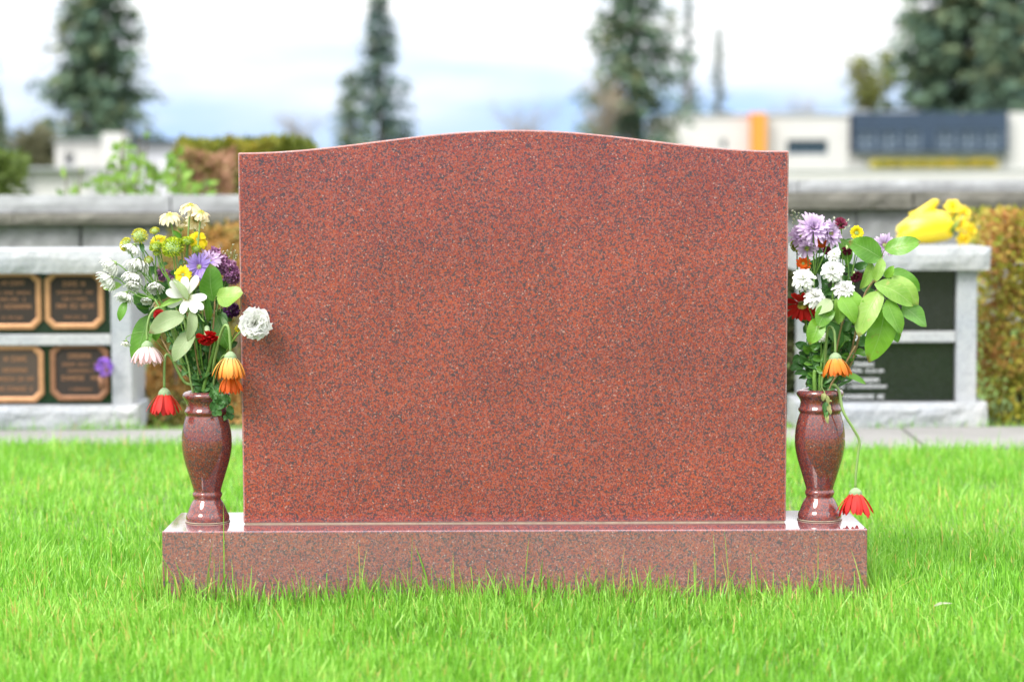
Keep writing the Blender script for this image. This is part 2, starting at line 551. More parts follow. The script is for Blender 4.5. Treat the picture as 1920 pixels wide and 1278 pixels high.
M_CONC = m_plain('path_concrete', (0.19, 0.187, 0.18), 0.85, var=0.12, vscale=7)
M_STONE = m_plain('wall_stone', (0.21, 0.215, 0.225), 0.85, var=0.38, vscale=16, bump=0.8)
M_COPE = m_plain('coping_stone', (0.29, 0.30, 0.315), 0.8, var=0.25, vscale=12, bump=0.5)

def sheet(name, mat, x0, x1, y0, y1, z, n=1):
    mb = MB()
    mb.add([(x0, y0, z), (x1, y0, z), (x1, y1, z), (x0, y1, z)], [(0, 1, 2, 3)])
    return tag(mb.build(name, mat, None, False), kind='structure')

sheet('ground', M_SOIL, -60, 60, -60, 5.2, 0.0)
sheet('terrace_ground', M_LAWN2, -3000, 3000, 5.05, 5000, 0.30)

# turf bank closing the step up to the terrace beyond the walls
mb = MB()
mb.add([(-60, 4.55, -0.01), (60, 4.55, -0.01), (60, 5.06, 0.301), (-60, 5.06, 0.301)], [(0, 1, 2, 3)])
tag(mb.build('embankment', M_SOIL, None, False), kind='structure')

# path of concrete slabs in front of the niche walls (its lawn edge runs slightly askew)
path = empty('path', (0, 2.9, 0)); tag(path, kind='structure')
pj = random.Random(3)
xs = -4.2
while xs < 4.4:
    wdt = 0.78
    def front(x): return 2.70 - 0.075 * x
    x0, x1 = xs + 0.004, xs + wdt - 0.004
    mb = MB()
    top = 0.012 + pj.uniform(-0.002, 0.002)
    for (za, zb) in ((-0.05, top),):
        vs = [(x0, front(x0), za), (x1, front(x1), za), (x1 + 0.02, 3.20, za), (x0 + 0.02, 3.20, za)]
        vs += [(v[0], v[1], zb) for v in vs]
    mb.add([(v[0], v[1] - 2.9, v[2]) for v in vs], [(0, 3, 2, 1), (4, 5, 6, 7), (0, 1, 5, 4), (1, 2, 6, 5), (2, 3, 7, 6), (3, 0, 4, 7)])
    bevel(mb.build('slab', M_CONC, path, False), 0.004, 2)
    xs += wdt

# ------------------------------------------------------------------ headstone
HALF, EDGE, CROWN = 0.5355, 0.7285, 0.0425
BZ = 0.148
stone = empty('headstone', (0, 0, 0), 'red granite headstone with curved top and blank face on its base', 'headstone')
mb = MB()
NS = 72
outl = [(-HALF, 0.0)] + [(HALF, 0.0)]
for i in range(NS + 1):
    x = HALF * 1.006 - 2 * HALF * 1.006 * i / NS
    outl.append((x, EDGE + CROWN * (0.5 + 0.5 * math.cos(math.pi * min(1, abs(x) / (HALF * 1.0))))))
n = len(outl)
DT = 0.155
mb.add([(x, 0, z) for x, z in outl] + [(x, DT, z) for x, z in outl],
       [tuple(range(n)), tuple(range(n, 2 * n))[::-1]] + [(i, i + n, (i + 1) % n + n, (i + 1) % n) for i in range(n)])
die = mb.build('tablet', M_RED, stone, False, Matrix.Translation((0, 0, BZ + 0.0022)))
for m_, cw_ in ((M_REDP, 0.35), (M_REDB, 1.0)):
    m_.node_tree.nodes['Principled BSDF'].inputs['Coat Weight'].default_value = cw_
    m_.node_tree.nodes['Principled BSDF'].inputs['Coat Roughness'].default_value = 0.02
M_EDGE = m_granite('frosted_highlight_edge', [(p_, tuple(0.75 * v + 0.08 for v in c_)) for p_, c_ in RED_GRAINS], 400, 0.45, 0.95, dark=(0.3, 0.26, 0.27))  # unpolished bevel, its grains also lightened to paint in the sky highlight
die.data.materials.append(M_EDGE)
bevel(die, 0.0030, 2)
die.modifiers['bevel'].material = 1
M_MORT = m_plain('setting_compound', (0.30, 0.26, 0.19), 0.9, var=0.25, vscale=60)
box_obj('mortar_joint', M_MORT, -0.533, 0.533, 0.0015, DT - 0.006, BZ - 0.001, BZ + 0.0040, stone)
base = box_obj('plinth', M_RED, -0.683, 0.683, -0.094, 0.178, -0.05, BZ, stone)
# plinth is polished on top like the tablet
base.data.materials[0] = M_REDB
bevel(base, 0.0028, 3)

# ------------------------------------------------------------------ vases
VY = 0.043
sc = 1 / 949.0  # photo pixels to metres at the vases
VPROF = [(0, 0), (40.6, 0), (41.0, 1.2), (41.2, 6), (40.6, 10), (39.4, 13.5), (37.2, 17), (36.6, 19), (35.6, 22), (33.2, 28), (30.0, 34.5), (27.4, 38.5), (25.6, 41.2),
         (25.4, 43.2), (26.6, 45.4), (27.9, 48.6), (28.0, 51), (27.1, 53.6), (25.9, 55.5), (25.9, 58), (27.2, 63), (30.2, 73), (34.2, 86), (38.2, 99), (42.0, 112), (45.0, 125),
         (46.9, 137), (47.5, 146), (47.2, 157), (46.0, 169), (44.0, 181), (41.4, 191), (38.9, 198), (37.9, 200.6), (38.6, 202.4), (40.6, 205.2), (41.2, 207.4), (40.8, 209.4),
         (38.6, 212.4), (37.0, 217), (36.9, 222), (38.2, 226.5), (41.2, 231), (43.8, 234.4), (44.6, 237.6), (43.9, 240.6), (41.4, 243.6), (37.2, 245.4), (33.8, 245.8),
         (31.4, 244.2), (30.6, 240), (30.4, 200), (30.0, 150)]
VZ = BZ + 0.0012
def make_vase(x, label):
    root = empty('granite_vase', (x, VY, VZ), label, 'vase', 'granite vases on the plinth')
    mb = MB(); mb.lathe([(r * sc, z * sc) for r, z in VPROF], 64)
    mb.build('vase_body', M_REDP, root)
    mb = MB(); mb.lathe([(0, 0.150 * 1.0), (30.2 * sc, 0.150)], 24)
    mb.build('water_insert', M_VINS, root)
    mb = MB(); mb.lathe([(40.8 * sc, -0.0009), (42.0 * sc, -0.0009), (42.3 * sc, 0.0006), (41.0 * sc, 0.0012)], 48)
    mb.build('sealant_ring', M_MORT, root)
    return root
M_VINS = m_plain('dark_liner', (0.02, 0.02, 0.02), 0.6)
VL = W(389.5, 977, VY).x
VR = W(1536.5, 973, VY).x
make_vase(VL, 'polished red granite vase at the left end of the plinth')
make_vase(VR, 'polished red granite vase at the right end of the plinth')
ZM = VZ + 0.245 * 1.0555

# ================================================================== FLOWERS
M_STEM = m_plain('flower_stem', (0.12, 0.24, 0.04), 0.5, var=0.25, vscale=40)
M_STEMP = m_plain('pale_stem', (0.19, 0.29, 0.09), 0.5, var=0.2, vscale=40)
M_STEMB = m_plain('woody_branch', (0.26, 0.17, 0.08), 0.6, var=0.3, vscale=60)
M_STEMD = m_plain('dark_stem', (0.06, 0.15, 0.045), 0.5, var=0.3, vscale=40)
M_CALYX = m_plain('downy_calyx', (0.23, 0.31, 0.17), 0.8, var=0.2, vscale=150)
M_CALYXG = m_plain('green_calyx', (0.28, 0.40, 0.14), 0.7, var=0.2, vscale=150)
P_WHITE = m_petal('white_petal', [(0, (0.74, 0.76, 0.60)), (0.3, (0.86, 0.86, 0.82)), (1, (0.88, 0.88, 0.86))], tl=.3, streak=.10)
P_CREAM = m_petal('cream_wilted_petal', [(0, (0.82, 0.62, 0.26)), (0.45, (0.86, 0.72, 0.42)), (1, (0.84, 0.76, 0.58))], tl=.3, streak=.2)
P_YELLOW = m_petal('yellow_petal', [(0, (0.78, 0.50, 0.01)), (0.5, (0.86, 0.68, 0.01)), (1, (0.86, 0.74, 0.02))], tl=.3)
P_RED = m_petal('red_petal', [(0, (0.72, 0.05, 0.03)), (0.5, (0.70, 0.035, 0.03)), (1, (0.60, 0.02, 0.02))], tl=.3, var=.2)
P_CRIM = m_petal('crimson_petal', [(0, (0.52, 0.01, 0.012)), (1, (0.62, 0.012, 0.016))], tl=.25, var=.35)
P_PINK = m_petal('pale_pink_petal', [(0, (0.84, 0.72, 0.68)), (0.5, (0.86, 0.66, 0.68)), (1, (0.84, 0.52, 0.60))], tl=.35, var=.1)
P_ORYE = m_petal('yellow_orange_petal', [(0, (0.82, 0.58, 0.20)), (0.55, (0.86, 0.46, 0.10)), (1, (0.82, 0.20, 0.02))], tl=.3)
P_ORNG = m_petal('orange_petal', [(0, (0.80, 0.22, 0.02)), (1, (0.78, 0.10, 0.01))], tl=.3)
P_ORNG2 = m_petal('bright_orange_petal', [(0, (0.84, 0.44, 0.12)), (0.4, (0.85, 0.30, 0.03)), (1, (0.80, 0.16, 0.012))], tl=.3, streak=.3)
P_LAV = m_petal('lavender_petal', [(0, (0.42, 0.24, 0.52)), (0.4, (0.62, 0.44, 0.72)), (1, (0.74, 0.58, 0.80))], tl=.35, streak=.2)
P_BLUE = m_petal('violet_blue_petal', [(0, (0.30, 0.18, 0.58)), (1, (0.48, 0.36, 0.82))], tl=.3, streak=.3)
P_BURG = m_petal('burgundy_petal', [(0, (0.12, 0.010, 0.030)), (1, (0.20, 0.022, 0.060))], tl=.2, var=.3)
M_MAUVE = m_random('mauve_florets', [(0, (0.26, 0.11, 0.26)), (0.5, (0.44, 0.20, 0.40)), (1, (0.62, 0.38, 0.60))], .7, .25)
M_DPURP = m_random('dark_purple_florets', [(0, (0.06, 0.015, 0.08)), (1, (0.14, 0.04, 0.18))], .7, .2)
M_BUTTON = m_random('lime_florets', [(0, (0.28, 0.40, 0.02)), (0.6, (0.44, 0.54, 0.03)), (1, (0.56, 0.62, 0.06))], .7, .2)
M_BUTTOY = m_random('yellowing_florets', [(0, (0.38, 0.38, 0.03)), (0.6, (0.55, 0.52, 0.05)), (1, (0.64, 0.58, 0.10))], .7, .2)
M_DISC = m_random('flower_disc', [(0, (0.45, 0.36, 0.06)), (1, (0.60, 0.50, 0.10))], .8, 0)
M_DISCB = m_random('brown_disc', [(0, (0.16, 0.12, 0.03)), (1, (0.36, 0.28, 0.06))], .8, 0)
M_GYP = m_random('tiny_white_florets', [(0, (0.66, 0.68, 0.50)), (1, (0.85, 0.85, 0.78))], .8, .2)
LF_MID = m_leaf('mid_green_leaf', (0.045, 0.15, 0.015), (0.11, 0.27, 0.03), (0.22, 0.34, 0.12), .32, .22)
LF_PALE = m_leaf('pale_green_leaf', (0.20, 0.28, 0.12), (0.29, 0.37, 0.19), (0.40, 0.45, 0.28), .45, .25, spot=(0.34, 0.28, 0.13))
LF_SALAL = m_leaf('salal_leaf', (0.070, 0.205, 0.012), (0.17, 0.36, 0.035), (0.26, 0.42, 0.11), .28, .28, spot=(0.20, 0.20, 0.04))
LF_SALALP = m_leaf('light_salal_leaf', (0.13, 0.28, 0.03), (0.27, 0.43, 0.085), (0.36, 0.48, 0.17), .30, .3, spot=(0.36, 0.34, 0.10))
LF_DARK = m_leaf('dark_green_leaf', (0.035, 0.11, 0.03), (0.07, 0.19, 0.045), (0.12, 0.25, 0.08), .4, .2)
LF_DRY = m_leaf('dried_leaf', (0.22, 0.26, 0.08), (0.34, 0.36, 0.14), (0.42, 0.42, 0.22), .6, .25, spot=(0.30, 0.2, 0.08))
RF = random.Random(77)

class Plant:
    def __init__(self, name, label, cat, side, u=None, group=None):
        self.vx = VL if side == 'L' else VR
        g = group or ('flowers in the left vase' if side == 'L' else 'flowers in the right vase')
        a = RF.uniform(0, 6.28); r = RF.uniform(.3, 1) * .016
        self.m = Vector((self.vx + (u if u is not None else math.cos(a) * r), VY + math.sin(a) * r, ZM))
        self.root = empty(name, (self.m.x * .6 + self.vx * .4, VY + (self.m.y - VY) * .6, VZ + 0.155), label, cat, g)
        self.o = self.root.location.copy()
    def stem(self, end, via=(), r=0.0019, mat=None, start=None, k=5, name='stem', r1=None):
        """end / via in world coordinates; from inside the vase through its mouth unless start is given"""
        end = Vector(end)
        if start is None:
            pts = [self.o, self.m]
            if not via:
                dlt = end - self.m
                pts.append(self.m + Vector((dlt.x * .42, dlt.y * .42, dlt.z * .58)))
        else:
            pts = [Vector(start)]
        pts += [Vector(p) for p in via] + [end]
        P = spline(pts, k)
        self.last = P
        mb = MB(); n = len(P)
        r1 = r * .8 if r1 is None else r1
        mb.tube([p - self.o for p in P], [r + (r1 - r) * i / (n - 1) for i in range(n)], 7)
        return mb.build(name, mat or M_STEM, self.root)
    def frame(self, loc, face, roll=0.0):
        return Matrix.Translation(Vector(loc) - self.o) @ Vector(face).normalized().to_track_quat('Z', 'Y').to_matrix().to_4x4() @ Matrix.Rotation(roll, 4, 'Z')
    def leaf(self, B, T, w, mat, n=(0, -1, .35), bend=.06, fold=.10, wav=.05, branch=True, a=.55, c=.70):
        B, T = Vector(B), Vector(T)
        mb = MB(); org = B
        mb.leaf(B - org, T - org, w, n, bend, fold, wav, a, c)
        lf = mb.build('leaf', mat, self.root, True, Matrix.Translation(B - self.o))
        if branch and getattr(self, 'last', None):
            q = min(self.last, key=lambda p: (p - B).length)
            if (q - B).length > .003:
                mb = MB(); mid = (q + B) / 2 + Vector((0, 0, .003))
                mb.tube([p - B for p in spline([q, mid, B + (T - B) * .04], 3)], [.0011, .001, .001, .0009, .0009, .0008, .0008][:len(spline([q, mid, B], 3))], 5)
                mb.build('petiole', M_STEMP, lf)
        return lf
    # ---------------------------------------------------------------- heads
    def gerbera(self, loc, face, L, width, pm, n=24, th=(62, 6), rows=2, calyx=M_CALYX, disc=M_DISC, cr=.010, sep=True, jit=8):
        M = self.frame(loc, face, RF.uniform(0, 6))
        mb = MB()
        # downy cup of overlapping bracts
        mb.lathe([(.0022, -.004), (cr * .55, -.001), (cr * .85, .003), (cr, .008), (cr * .9, .0105)], 18)
        for k in range(20):
            for rw_, (z, rr) in enumerate(((-.001, .5), (.003, .82))):
                mb.petal(.009, .0034, R(40 - 18 * rw_), R(14), cr * rr, k * .314 + rw_ * .157 + RF.uniform(-.05, .05), .2, z0=z, rnd=RF)
        h = mb.build('flower_head', calyx, self.root, True, M)
        mb = MB()
        for i in range(60):
            a = i * 2.39996; r = cr * .85 * math.sqrt(i / 60)
            mb.card((r * math.cos(a), r * math.sin(a), .009), (math.cos(a) * .4, math.sin(a) * .4, 1), (math.cos(a), math.sin(a), 0), .005, .002, RF.random())
        mb.build('disc', disc, h, False)
        if sep:
            var = []
            for v in range(4):
                mb = MB()
                mb.petal(L * RF.uniform(.92, 1.06), width * RF.uniform(.88, 1.1), R(th[0] + RF.uniform(-jit, jit)), R(th[1] + RF.uniform(-jit, jit)), 0, 0, RF.uniform(.1, .4), twist=.35, wav=.03, rnd=RF)
                var.append(mb.mesh('petal', pm))
            for rw_ in range(rows):
                for k in range(n // rows):
                    ph = (k + rw_ * .5) * 2 * math.pi / (n // rows) + RF.uniform(-.09, .09)
                    er = Vector((math.cos(ph), math.sin(ph), 0))
                    rr = cr * (.92 - .12 * rw_)
                    Mp = Matrix.Translation(er * rr + Vector((0, 0, .0085 + .001 * rw_))) @ Matrix.Rotation(ph, 4, 'Z') @ Matrix.Rotation(R(RF.gauss(0, jit * .5) - 7 * rw_), 4, 'Y')
                    link('petal', RF.choice(var), h, Mp)
        return h
    def daisy(self, loc, face, L, width, pm, n=16, th=(80, 95), rows=1, cr=.006, disc=M_DISC, calyx=M_CALYXG, jit=12, sep=False, wav=.05, cup=.15, tip=.22, spread=0.0, dome=.35):
        M = self.frame(loc, face, RF.uniform(0, 6))
        mb = MB()
        mb.lathe([(.0016, -.006), (cr * .6, -.004), (cr * .95, -.0012), (cr, .0008), (0, .0012)], 12)
        for k in range(10): mb.petal(.006, .003, R(60), R(85), cr * .4, k * .628, .2, z0=-.0035, rnd=RF)
        h = mb.build('flower_head', calyx, self.root, True, M)
        if disc is not None:
            mb = MB()
            for i in range(46):
                a = i * 2.39996; q = math.sqrt(i / 46); r = cr * .95 * q
                mb.card((r * math.cos(a), r * math.sin(a), cr * dome * (1 - q * q) + .001), (math.cos(a) * q * .6, math.sin(a) * q * .6, 1), (math.cos(a), math.sin(a), 0), cr * .42, cr * .25, RF.random())
            mb.build('disc', disc, h, False)
        mb = MB()
        for rw_ in range(rows):
            f = 1 - rw_ * .17
            for k in range(n):
                ph = (k + rw_ * .5) * 2 * math.pi / n + RF.uniform(-.12, .12)
                t0 = th[0] - rw_ * spread + RF.gauss(0, jit * .6); t1 = th[1] - rw_ * spread * 1.25 + RF.gauss(0, jit)
                args = dict(cup=cup + RF.uniform(-.1, .15), wav=wav, twist=.4, tip=tip, rnd=RF)
                Lk = L * f * RF.uniform(.85, 1.1)
                if sep:
                    ph += RF.uniform(-.16, .16); t0 += RF.uniform(-14, 14); t1 += RF.uniform(-22, 22)
                    m1 = MB(); m1.petal(Lk, width * RF.uniform(.85, 1.1), R(t0), R(t1), 0, 0, **args)
                    er = Vector((math.cos(ph), math.sin(ph), 0)) * cr * .8
                    link('petal', m1.mesh('petal', pm), h, Matrix.Translation(er + Vector((0, 0, .0005 * rw_))) @ Matrix.Rotation(ph, 4, 'Z'))
                else:
                    mb.petal(Lk, width * RF.uniform(.85, 1.1), R(t0), R(t1), cr * (.85 - .2 * rw_), ph, z0=.0008 * rw_, **args)
        if not sep:
            mb.build('petals', pm, h)
        return h
    def button(self, loc, face, r, mat, flat=.7, nf=110):
        M = self.frame(loc, face)
        mb = MB()
        mb.lathe([(.0014, -r * .75), (r * .5, -r * .5), (r * .85, -r * .2), (r * .9, 0), (r * .6, r * flat * .6), (0, r * flat * .82)], 14)
        h = mb.build('flower_head', M_CALYXG, self.root, True, M)
        mb = MB()
        for i in range(nf):
            z = 1 - 1.25 * (i + .5) / nf
            a = i * 2.39996; q = math.sqrt(max(0, 1 - z * z))
            d = Vector((q * math.cos(a), q * math.sin(a), z))
            p = Vector((d.x * r * .9, d.y * r * .9, d.z * r * flat * .9))
            s = RF.random()
            for k in range(3):
                dd = d + Vector((RF.uniform(-.5, .5), RF.uniform(-.5, .5), RF.uniform(-.4, .5)))
                mb.card(p, dd, d.orthogonal() + Vector((RF.uniform(-1, 1),) * 3), r * .34, r * .24, min(1, max(0, s + RF.uniform(-.2, .2))))
        mb.build('florets', mat, h, False)
        return h
    def carnation(self, loc, face, r, pm, n=46, calyx=True, flat=.8):
        M = self.frame(loc, face)
        mb = MB()
        mb.lathe([(.0018, -r * 1.25), (r * .26, -r * 1.1), (r * .30, -r * .55), (r * .36, -r * .15), (r * .2, 0)], 12)
        h = mb.build('flower_head', M_CALYX if calyx else M_CALYXG, self.root, True, M)
        mb = MB()
        for i in range(n):
            q = math.sqrt((i + .5) / n); ph = i * 2.39996 + RF.uniform(-.2, .2)
            th0 = R(8 + 62 * q + RF.uniform(-8, 8)); th1 = R(4 + 102 * q + RF.uniform(-28, 22))
            L = r * (.82 + .22 * q) * RF.uniform(.85, 1.08)
            # fan-shaped ruffled petal
            T = (0, .3, .6, .85, 1.0); SS = (-1, -.6, -.2, .2, .6, 1)
            er = Vector((math.cos(ph), math.sin(ph), 0)); ep = Vector((-math.sin(ph), math.cos(ph), 0)); ez = Vector((0, 0, 1))
            p = er * (r * .12 * q) + ez * (-r * .12)
            vs, fs, ts, ss = [], [], [], []
            f1 = RF.uniform(0, 6)
            for j, t in enumerate(T):
                th = th0 + (th1 - th0) * t
                if j: p = p + (er * math.sin(th) + ez * math.cos(th)) * L * (t - T[j - 1])
                nor = er * (-math.cos(th)) + ez * math.sin(th)
                hw = r * (.10 + .40 * t ** 1.1)
                for s_ in SS:
                    ruf = r * .10 * t * t * math.sin(s_ * 7 + f1 + i) + r * .05 * RF.uniform(-1, 1) * t
                    ext = L * .09 * t * (RF.uniform(-1, 1) - 1.2 * s_ * s_)
                    vs.append(p + ep * hw * s_ + nor * ruf + (er * math.sin(th) + ez * math.cos(th)) * ext); ts.append(t); ss.append(s_)
            for j in range(len(T) - 1):
                for k in range(5):
                    a = j * 6 + k; fs.append((a, a + 1, a + 7, a + 6))
            mb.add(vs, fs, ts, ss)
        mb.build('petals', pm, h)
        return h
    def cluster(self, loc, face, rx, rz, mat, n=60, fl=.006):
        M = self.frame(loc, face)
        mb = MB(); mb.tube([(0, 0, -rz), (0, 0, 0), (0, 0, rz * .6)], [.0014, .0018, .001], 6)
        h = mb.build('flower_head', M_STEM, self.root, True, M)
        mb = MB()
        for i in range(n):
            d = Vector((RF.gauss(0, 1), RF.gauss(0, 1), RF.gauss(0, 1))).normalized() * RF.uniform(.55, 1)
            p = Vector((d.x * rx, d.y * rx, d.z * rz)); s = RF.random()
            for k in range(6):
                dd = d + Vector((RF.gauss(0, .6), RF.gauss(0, .6), RF.gauss(0, .6)))
                mb.card(p, dd, Vector((RF.gauss(0, 1), RF.gauss(0, 1), RF.gauss(0, 1))), fl * RF.uniform(.8, 1.3), fl * .7, min(1, max(0, s + RF.uniform(-.2, .2))))
        mb.build('florets', mat, h, False)
        return h

def P3(px, py, dy=0.0):
    return W(px, py, VY + dy)
UP, DN = Vector((0, 0, 1)), Vector((0, 0, -1))
CAMD = Vector((0, -1, 0))

# ------------------------------------------------------------------ left vase
p = Plant('wilted_daisy', 'tallest cream wilted daisies on three pale stems, left vase', 'flower', 'L', .006)
for (px, py, dy, fx, fz, L) in ((357, 386, 0, .1, 1, .023), (377, 399, -.01, .25, 1, .019), (368, 412, .02, 0, .25, .020)):
    e = P3(px, py, dy)
    p.stem(e, [P3(355, 640, 0), P3(352 + (px - 357) * .9, 470, dy)], .0020, M_STEMP, r1=.0017)
    f = Vector((fx, -.35 if fz > .5 else -1, fz))
    p.daisy(e, f, L, .0058, P_CREAM, 15, (95, 172) if fz > .5 else (85, 130), 2, .0062, M_DISCB if fz < .5 else M_BUTTOY, jit=12, spread=12, calyx=M_CALYXG, cup=.3)
p = Plant('wilted_daisy', 'lower cream wilted daisy leaning left with a pale bud, left vase', 'flower', 'L', -.004)
e = P3(318, 404, 0)
p.stem(e, [P3(352, 640, 0), P3(328, 460, 0)], .0020, M_STEMP, r1=.0017)
p.daisy(e, (-.05, -.45, 1), .025, .0062, P_CREAM, 16, (95, 170), 2, .0065, M_BUTTOY, spread=12, cup=.3)
e = P3(339, 428, .005)
p.stem(e, [P3(341, 470, .005)], .0016, M_STEMP, start=P3(345, 540, 0))
p.daisy(e, (0, -.2, 1), .010, .005, P_CREAM, 12, (55, 20), 2, .006, None, spread=10)
p.leaf(P3(340, 446, .0), P3(324, 432, -.01), .010, LF_MID)

p = Plant('button_chrysanthemum', 'yellow-green button flowers at the far upper left, left vase', 'flower', 'L', -.008)
p.stem(P3(290, 540, 0), [P3(335, 640, 0)], .0022)
for (px, py, r, mat, f, fl, via) in ((236, 458, .0125, M_BUTTOY, (-.8, -.5, .4), .7, (262, 505)), (262, 443, .0148, M_BUTTOY, (.2, -.7, .6), .8, (276, 500)), (290, 433, .0088, M_BUTTOY, (-.1, -.4, .9), .7, (292, 480)), (279, 489, .0082, M_BUTTOY, (-.2, -.3, 1), 1.1, (283, 520))):
    e = P3(px, py, -.005)
    p.stem(e, [P3(*via, 0)], .0014, start=P3(290, 540, 0)); p.button(e, f, r, mat, fl, 80)
p = Plant('button_chrysanthemum', 'bright lime green button flowers in the middle, left vase', 'flower', 'L', .0)
p.stem(P3(330, 540, .0), [P3(360, 650, 0)], .0022)
for (px, py, r, f, fl, via) in ((324, 464, .0205, (0, -.75, .7), .62, (328, 510)), (292, 463, .0115, (-.2, -.4, .9), .7, (310, 510)), (351, 452, .0115, (.1, -.3, 1), .55, (346, 500)), (368, 467, .0085, (.2, -.5, .8), .8, (358, 510)), (294, 474, .0072, (0, -.5, .8), .8, (305, 510))):
    e = P3(px, py, -.012)
    p.stem(e, [P3(*via, -.005)], .0015, start=P3(330, 540, .0)); p.button(e, f, r, M_BUTTON, fl, 110)

for (lab, px, py, dy, f, L, n, th, via) in (
        ('yellow daisy drooping below the cream daisies, left vase', 371, 449, 0, (.3, -.8, .5), .019, 12, (85, 140), [(366, 640, 0), (368, 500, 0)]),
        ('yellow daisy tucked behind the lime buttons, left vase', 297, 452, .015, (-.1, -.8, .6), .015, 12, (80, 120), [(350, 640, 0), (310, 510, .01)]),
        ('yellow daisy low in the middle beside the violet flower, left vase', 343, 515, -.02, (-.1, -1, .2), .016, 12, (80, 125), [(368, 640, 0), (352, 560, 0)]),
        ('tiny yellow daisy beside the edge of the headstone, left vase', 446, 616, .0, (.2, -1, .1), .006, 9, (75, 100), [(410, 690, 0), (432, 640, 0)])):
    p = Plant('yellow_daisy', lab, 'flower', 'L')
    e = P3(px, py, dy)
    p.stem(e, [P3(*v) for v in via], .0016)
    p.daisy(e, f, L, L * .45, P_YELLOW, n, th, 2 if L > .01 else 1, L * .28, M_BUTTOY, spread=14, wav=.10)

def droop_mum(p, px, py, dy, w, f, start, via, hpx=1.0):
    L = w * sc * .52
    e = P3(px, py, dy)
    p.stem(e, [P3(*v) for v in via], .0014, start=start)
    p.daisy(e, f, L * hpx * 1.25, .0050, P_WHITE, 22, (84, 6), 3, .0062, M_DISC, spread=12, jit=10, wav=.05, cup=.25)
p = Plant('white_chrysanthemum', 'spray of white drooping flowers reaching furthest left, left vase', 'flower', 'L', -.010)
p.stem(P3(290, 560, -.01), [P3(345, 660, -.005)], .0024)
fk = P3(290, 560, -.01)
for (px, py, w, f, via) in ((214, 494, 42, (-.75, -.4, -.6), [(255, 525, -.01), (226, 498, -.01)]), (208, 521, 42, (-.7, -.45, -.6), [(250, 545, -.01), (222, 522, -.01)]), (236, 551, 32, (-.25, -.5, -.9), [(262, 556, -.015), (243, 545, -.015)]), (251, 533, 26, (-.1, -.7, -.7), [(272, 548, -.01), (257, 528, -.01)])):
    droop_mum(p, px, py, -.012, w, f, fk, via)
p.leaf(P3(238, 566, -.01), P3(224, 602, -.015), .019, LF_MID, (-.5, -1, .3), .12, .2)
p.leaf(P3(228, 534, .0), P3(192, 540, .0), .017, LF_SALALP, (0, -1, .6), .05, .1)
p = Plant('white_chrysanthemum', 'spray of white drooping flowers below the yellow-green buttons, left vase', 'flower', 'L', -.006)
p.stem(P3(300, 560, .005), [P3(348, 660, .005)], .0022)
fk = P3(300, 560, .005)
for (px, py, w, f, via) in ((259, 489, 46, (-.15, -.5, -.9), [(285, 520, 0), (263, 484, 0)]), (253, 515, 42, (-.3, -.5, -.8), [(288, 530, -.005), (262, 508, -.008)]), (251, 461, 34, (-.4, -.3, -.7), [(290, 500, .01), (262, 460, .01)]), (290, 534, 28, (.1, -.6, -.8), [(295, 545, -.01), (289, 528, -.01)]), (275, 561, 14, (-.1, -.6, -.8), [(290, 562, -.01), (277, 556, -.01)])):
    droop_mum(p, px, py, -.005, w, f, fk, via)
p.leaf(P3(264, 455, 0), P3(268, 474, -.01), .010, LF_DARK)

p = Plant('white_daisy', 'large white daisy with broad petals in the centre, left vase', 'flower', 'L', .0)
e = P3(350, 556, -.045)
p.stem(e + Vector((-.002, .006, -.002)), [P3(372, 670, -.01), P3(362, 590, -.025)], .0024)
p.daisy(e, (.1, -.9, .05), .038, .0175, P_WHITE, 9, (66, 88), 1, .0075, M_DISC, sep=True, jit=14, wav=.04, tip=.35)
p.leaf(P3(352, 562, -.055), P3(322, 522, -.052), .017, LF_PALE, (.5, -1, .2), .05, .25, branch=False)

p = Plant('violet_aster', 'violet-blue drooping aster beside the upright leaf, left vase', 'flower', 'L', .008)
e = P3(374, 500, -.012)
p.stem(e, [P3(384, 640, 0), P3(377, 540, 0)], .0018)
p.daisy(e, (-.15, -.85, .1), .028, .0052, P_BLUE, 18, (70, 105), 2, .006, M_DISC, jit=16, spread=14)
e = P3(392, 490, .0)
p.stem(e, [P3(386, 530, 0)], .0016, start=P3(382, 580, 0))
p.daisy(e, (.0, -.8, .5), .024, .0052, P_LAV, 18, (70, 112), 2, .006, M_DISC, jit=14, spread=14)
p = Plant('mauve_statice', 'crumpled mauve flower heads against the left edge of the headstone, left vase', 'flower', 'L', .012)
p.stem(P3(410, 560, .02), [P3(396, 660, .01)], .0020)
for (px, py, rx, rz, n) in ((402, 482, .014, .017, 60), (416, 494, .016, .020, 70), (430, 508, .015, .018, 60), (440, 519, .009, .016, 50), (309, 515, .010, .016, 34)):
    e = P3(px, py, .02)
    p.stem(e, [P3(px * .5 + 408 * .5, 540, .02)], .0013, start=P3(410, 560, .02)); p.cluster(e, ((px - 410) * .02, -.3, 1), rx, rz, M_MAUVE, n, .0075)
p = Plant('purple_statice', 'dark purple flower head just above the white carnation, left vase', 'flower', 'L', .014)
e = P3(434, 581, .01); p.stem(e, [P3(402, 680, 0), P3(420, 620, .005)], .0018); p.cluster(e, (.1, -.6, .8), .0125, .012, M_DPURP, 60, .007)

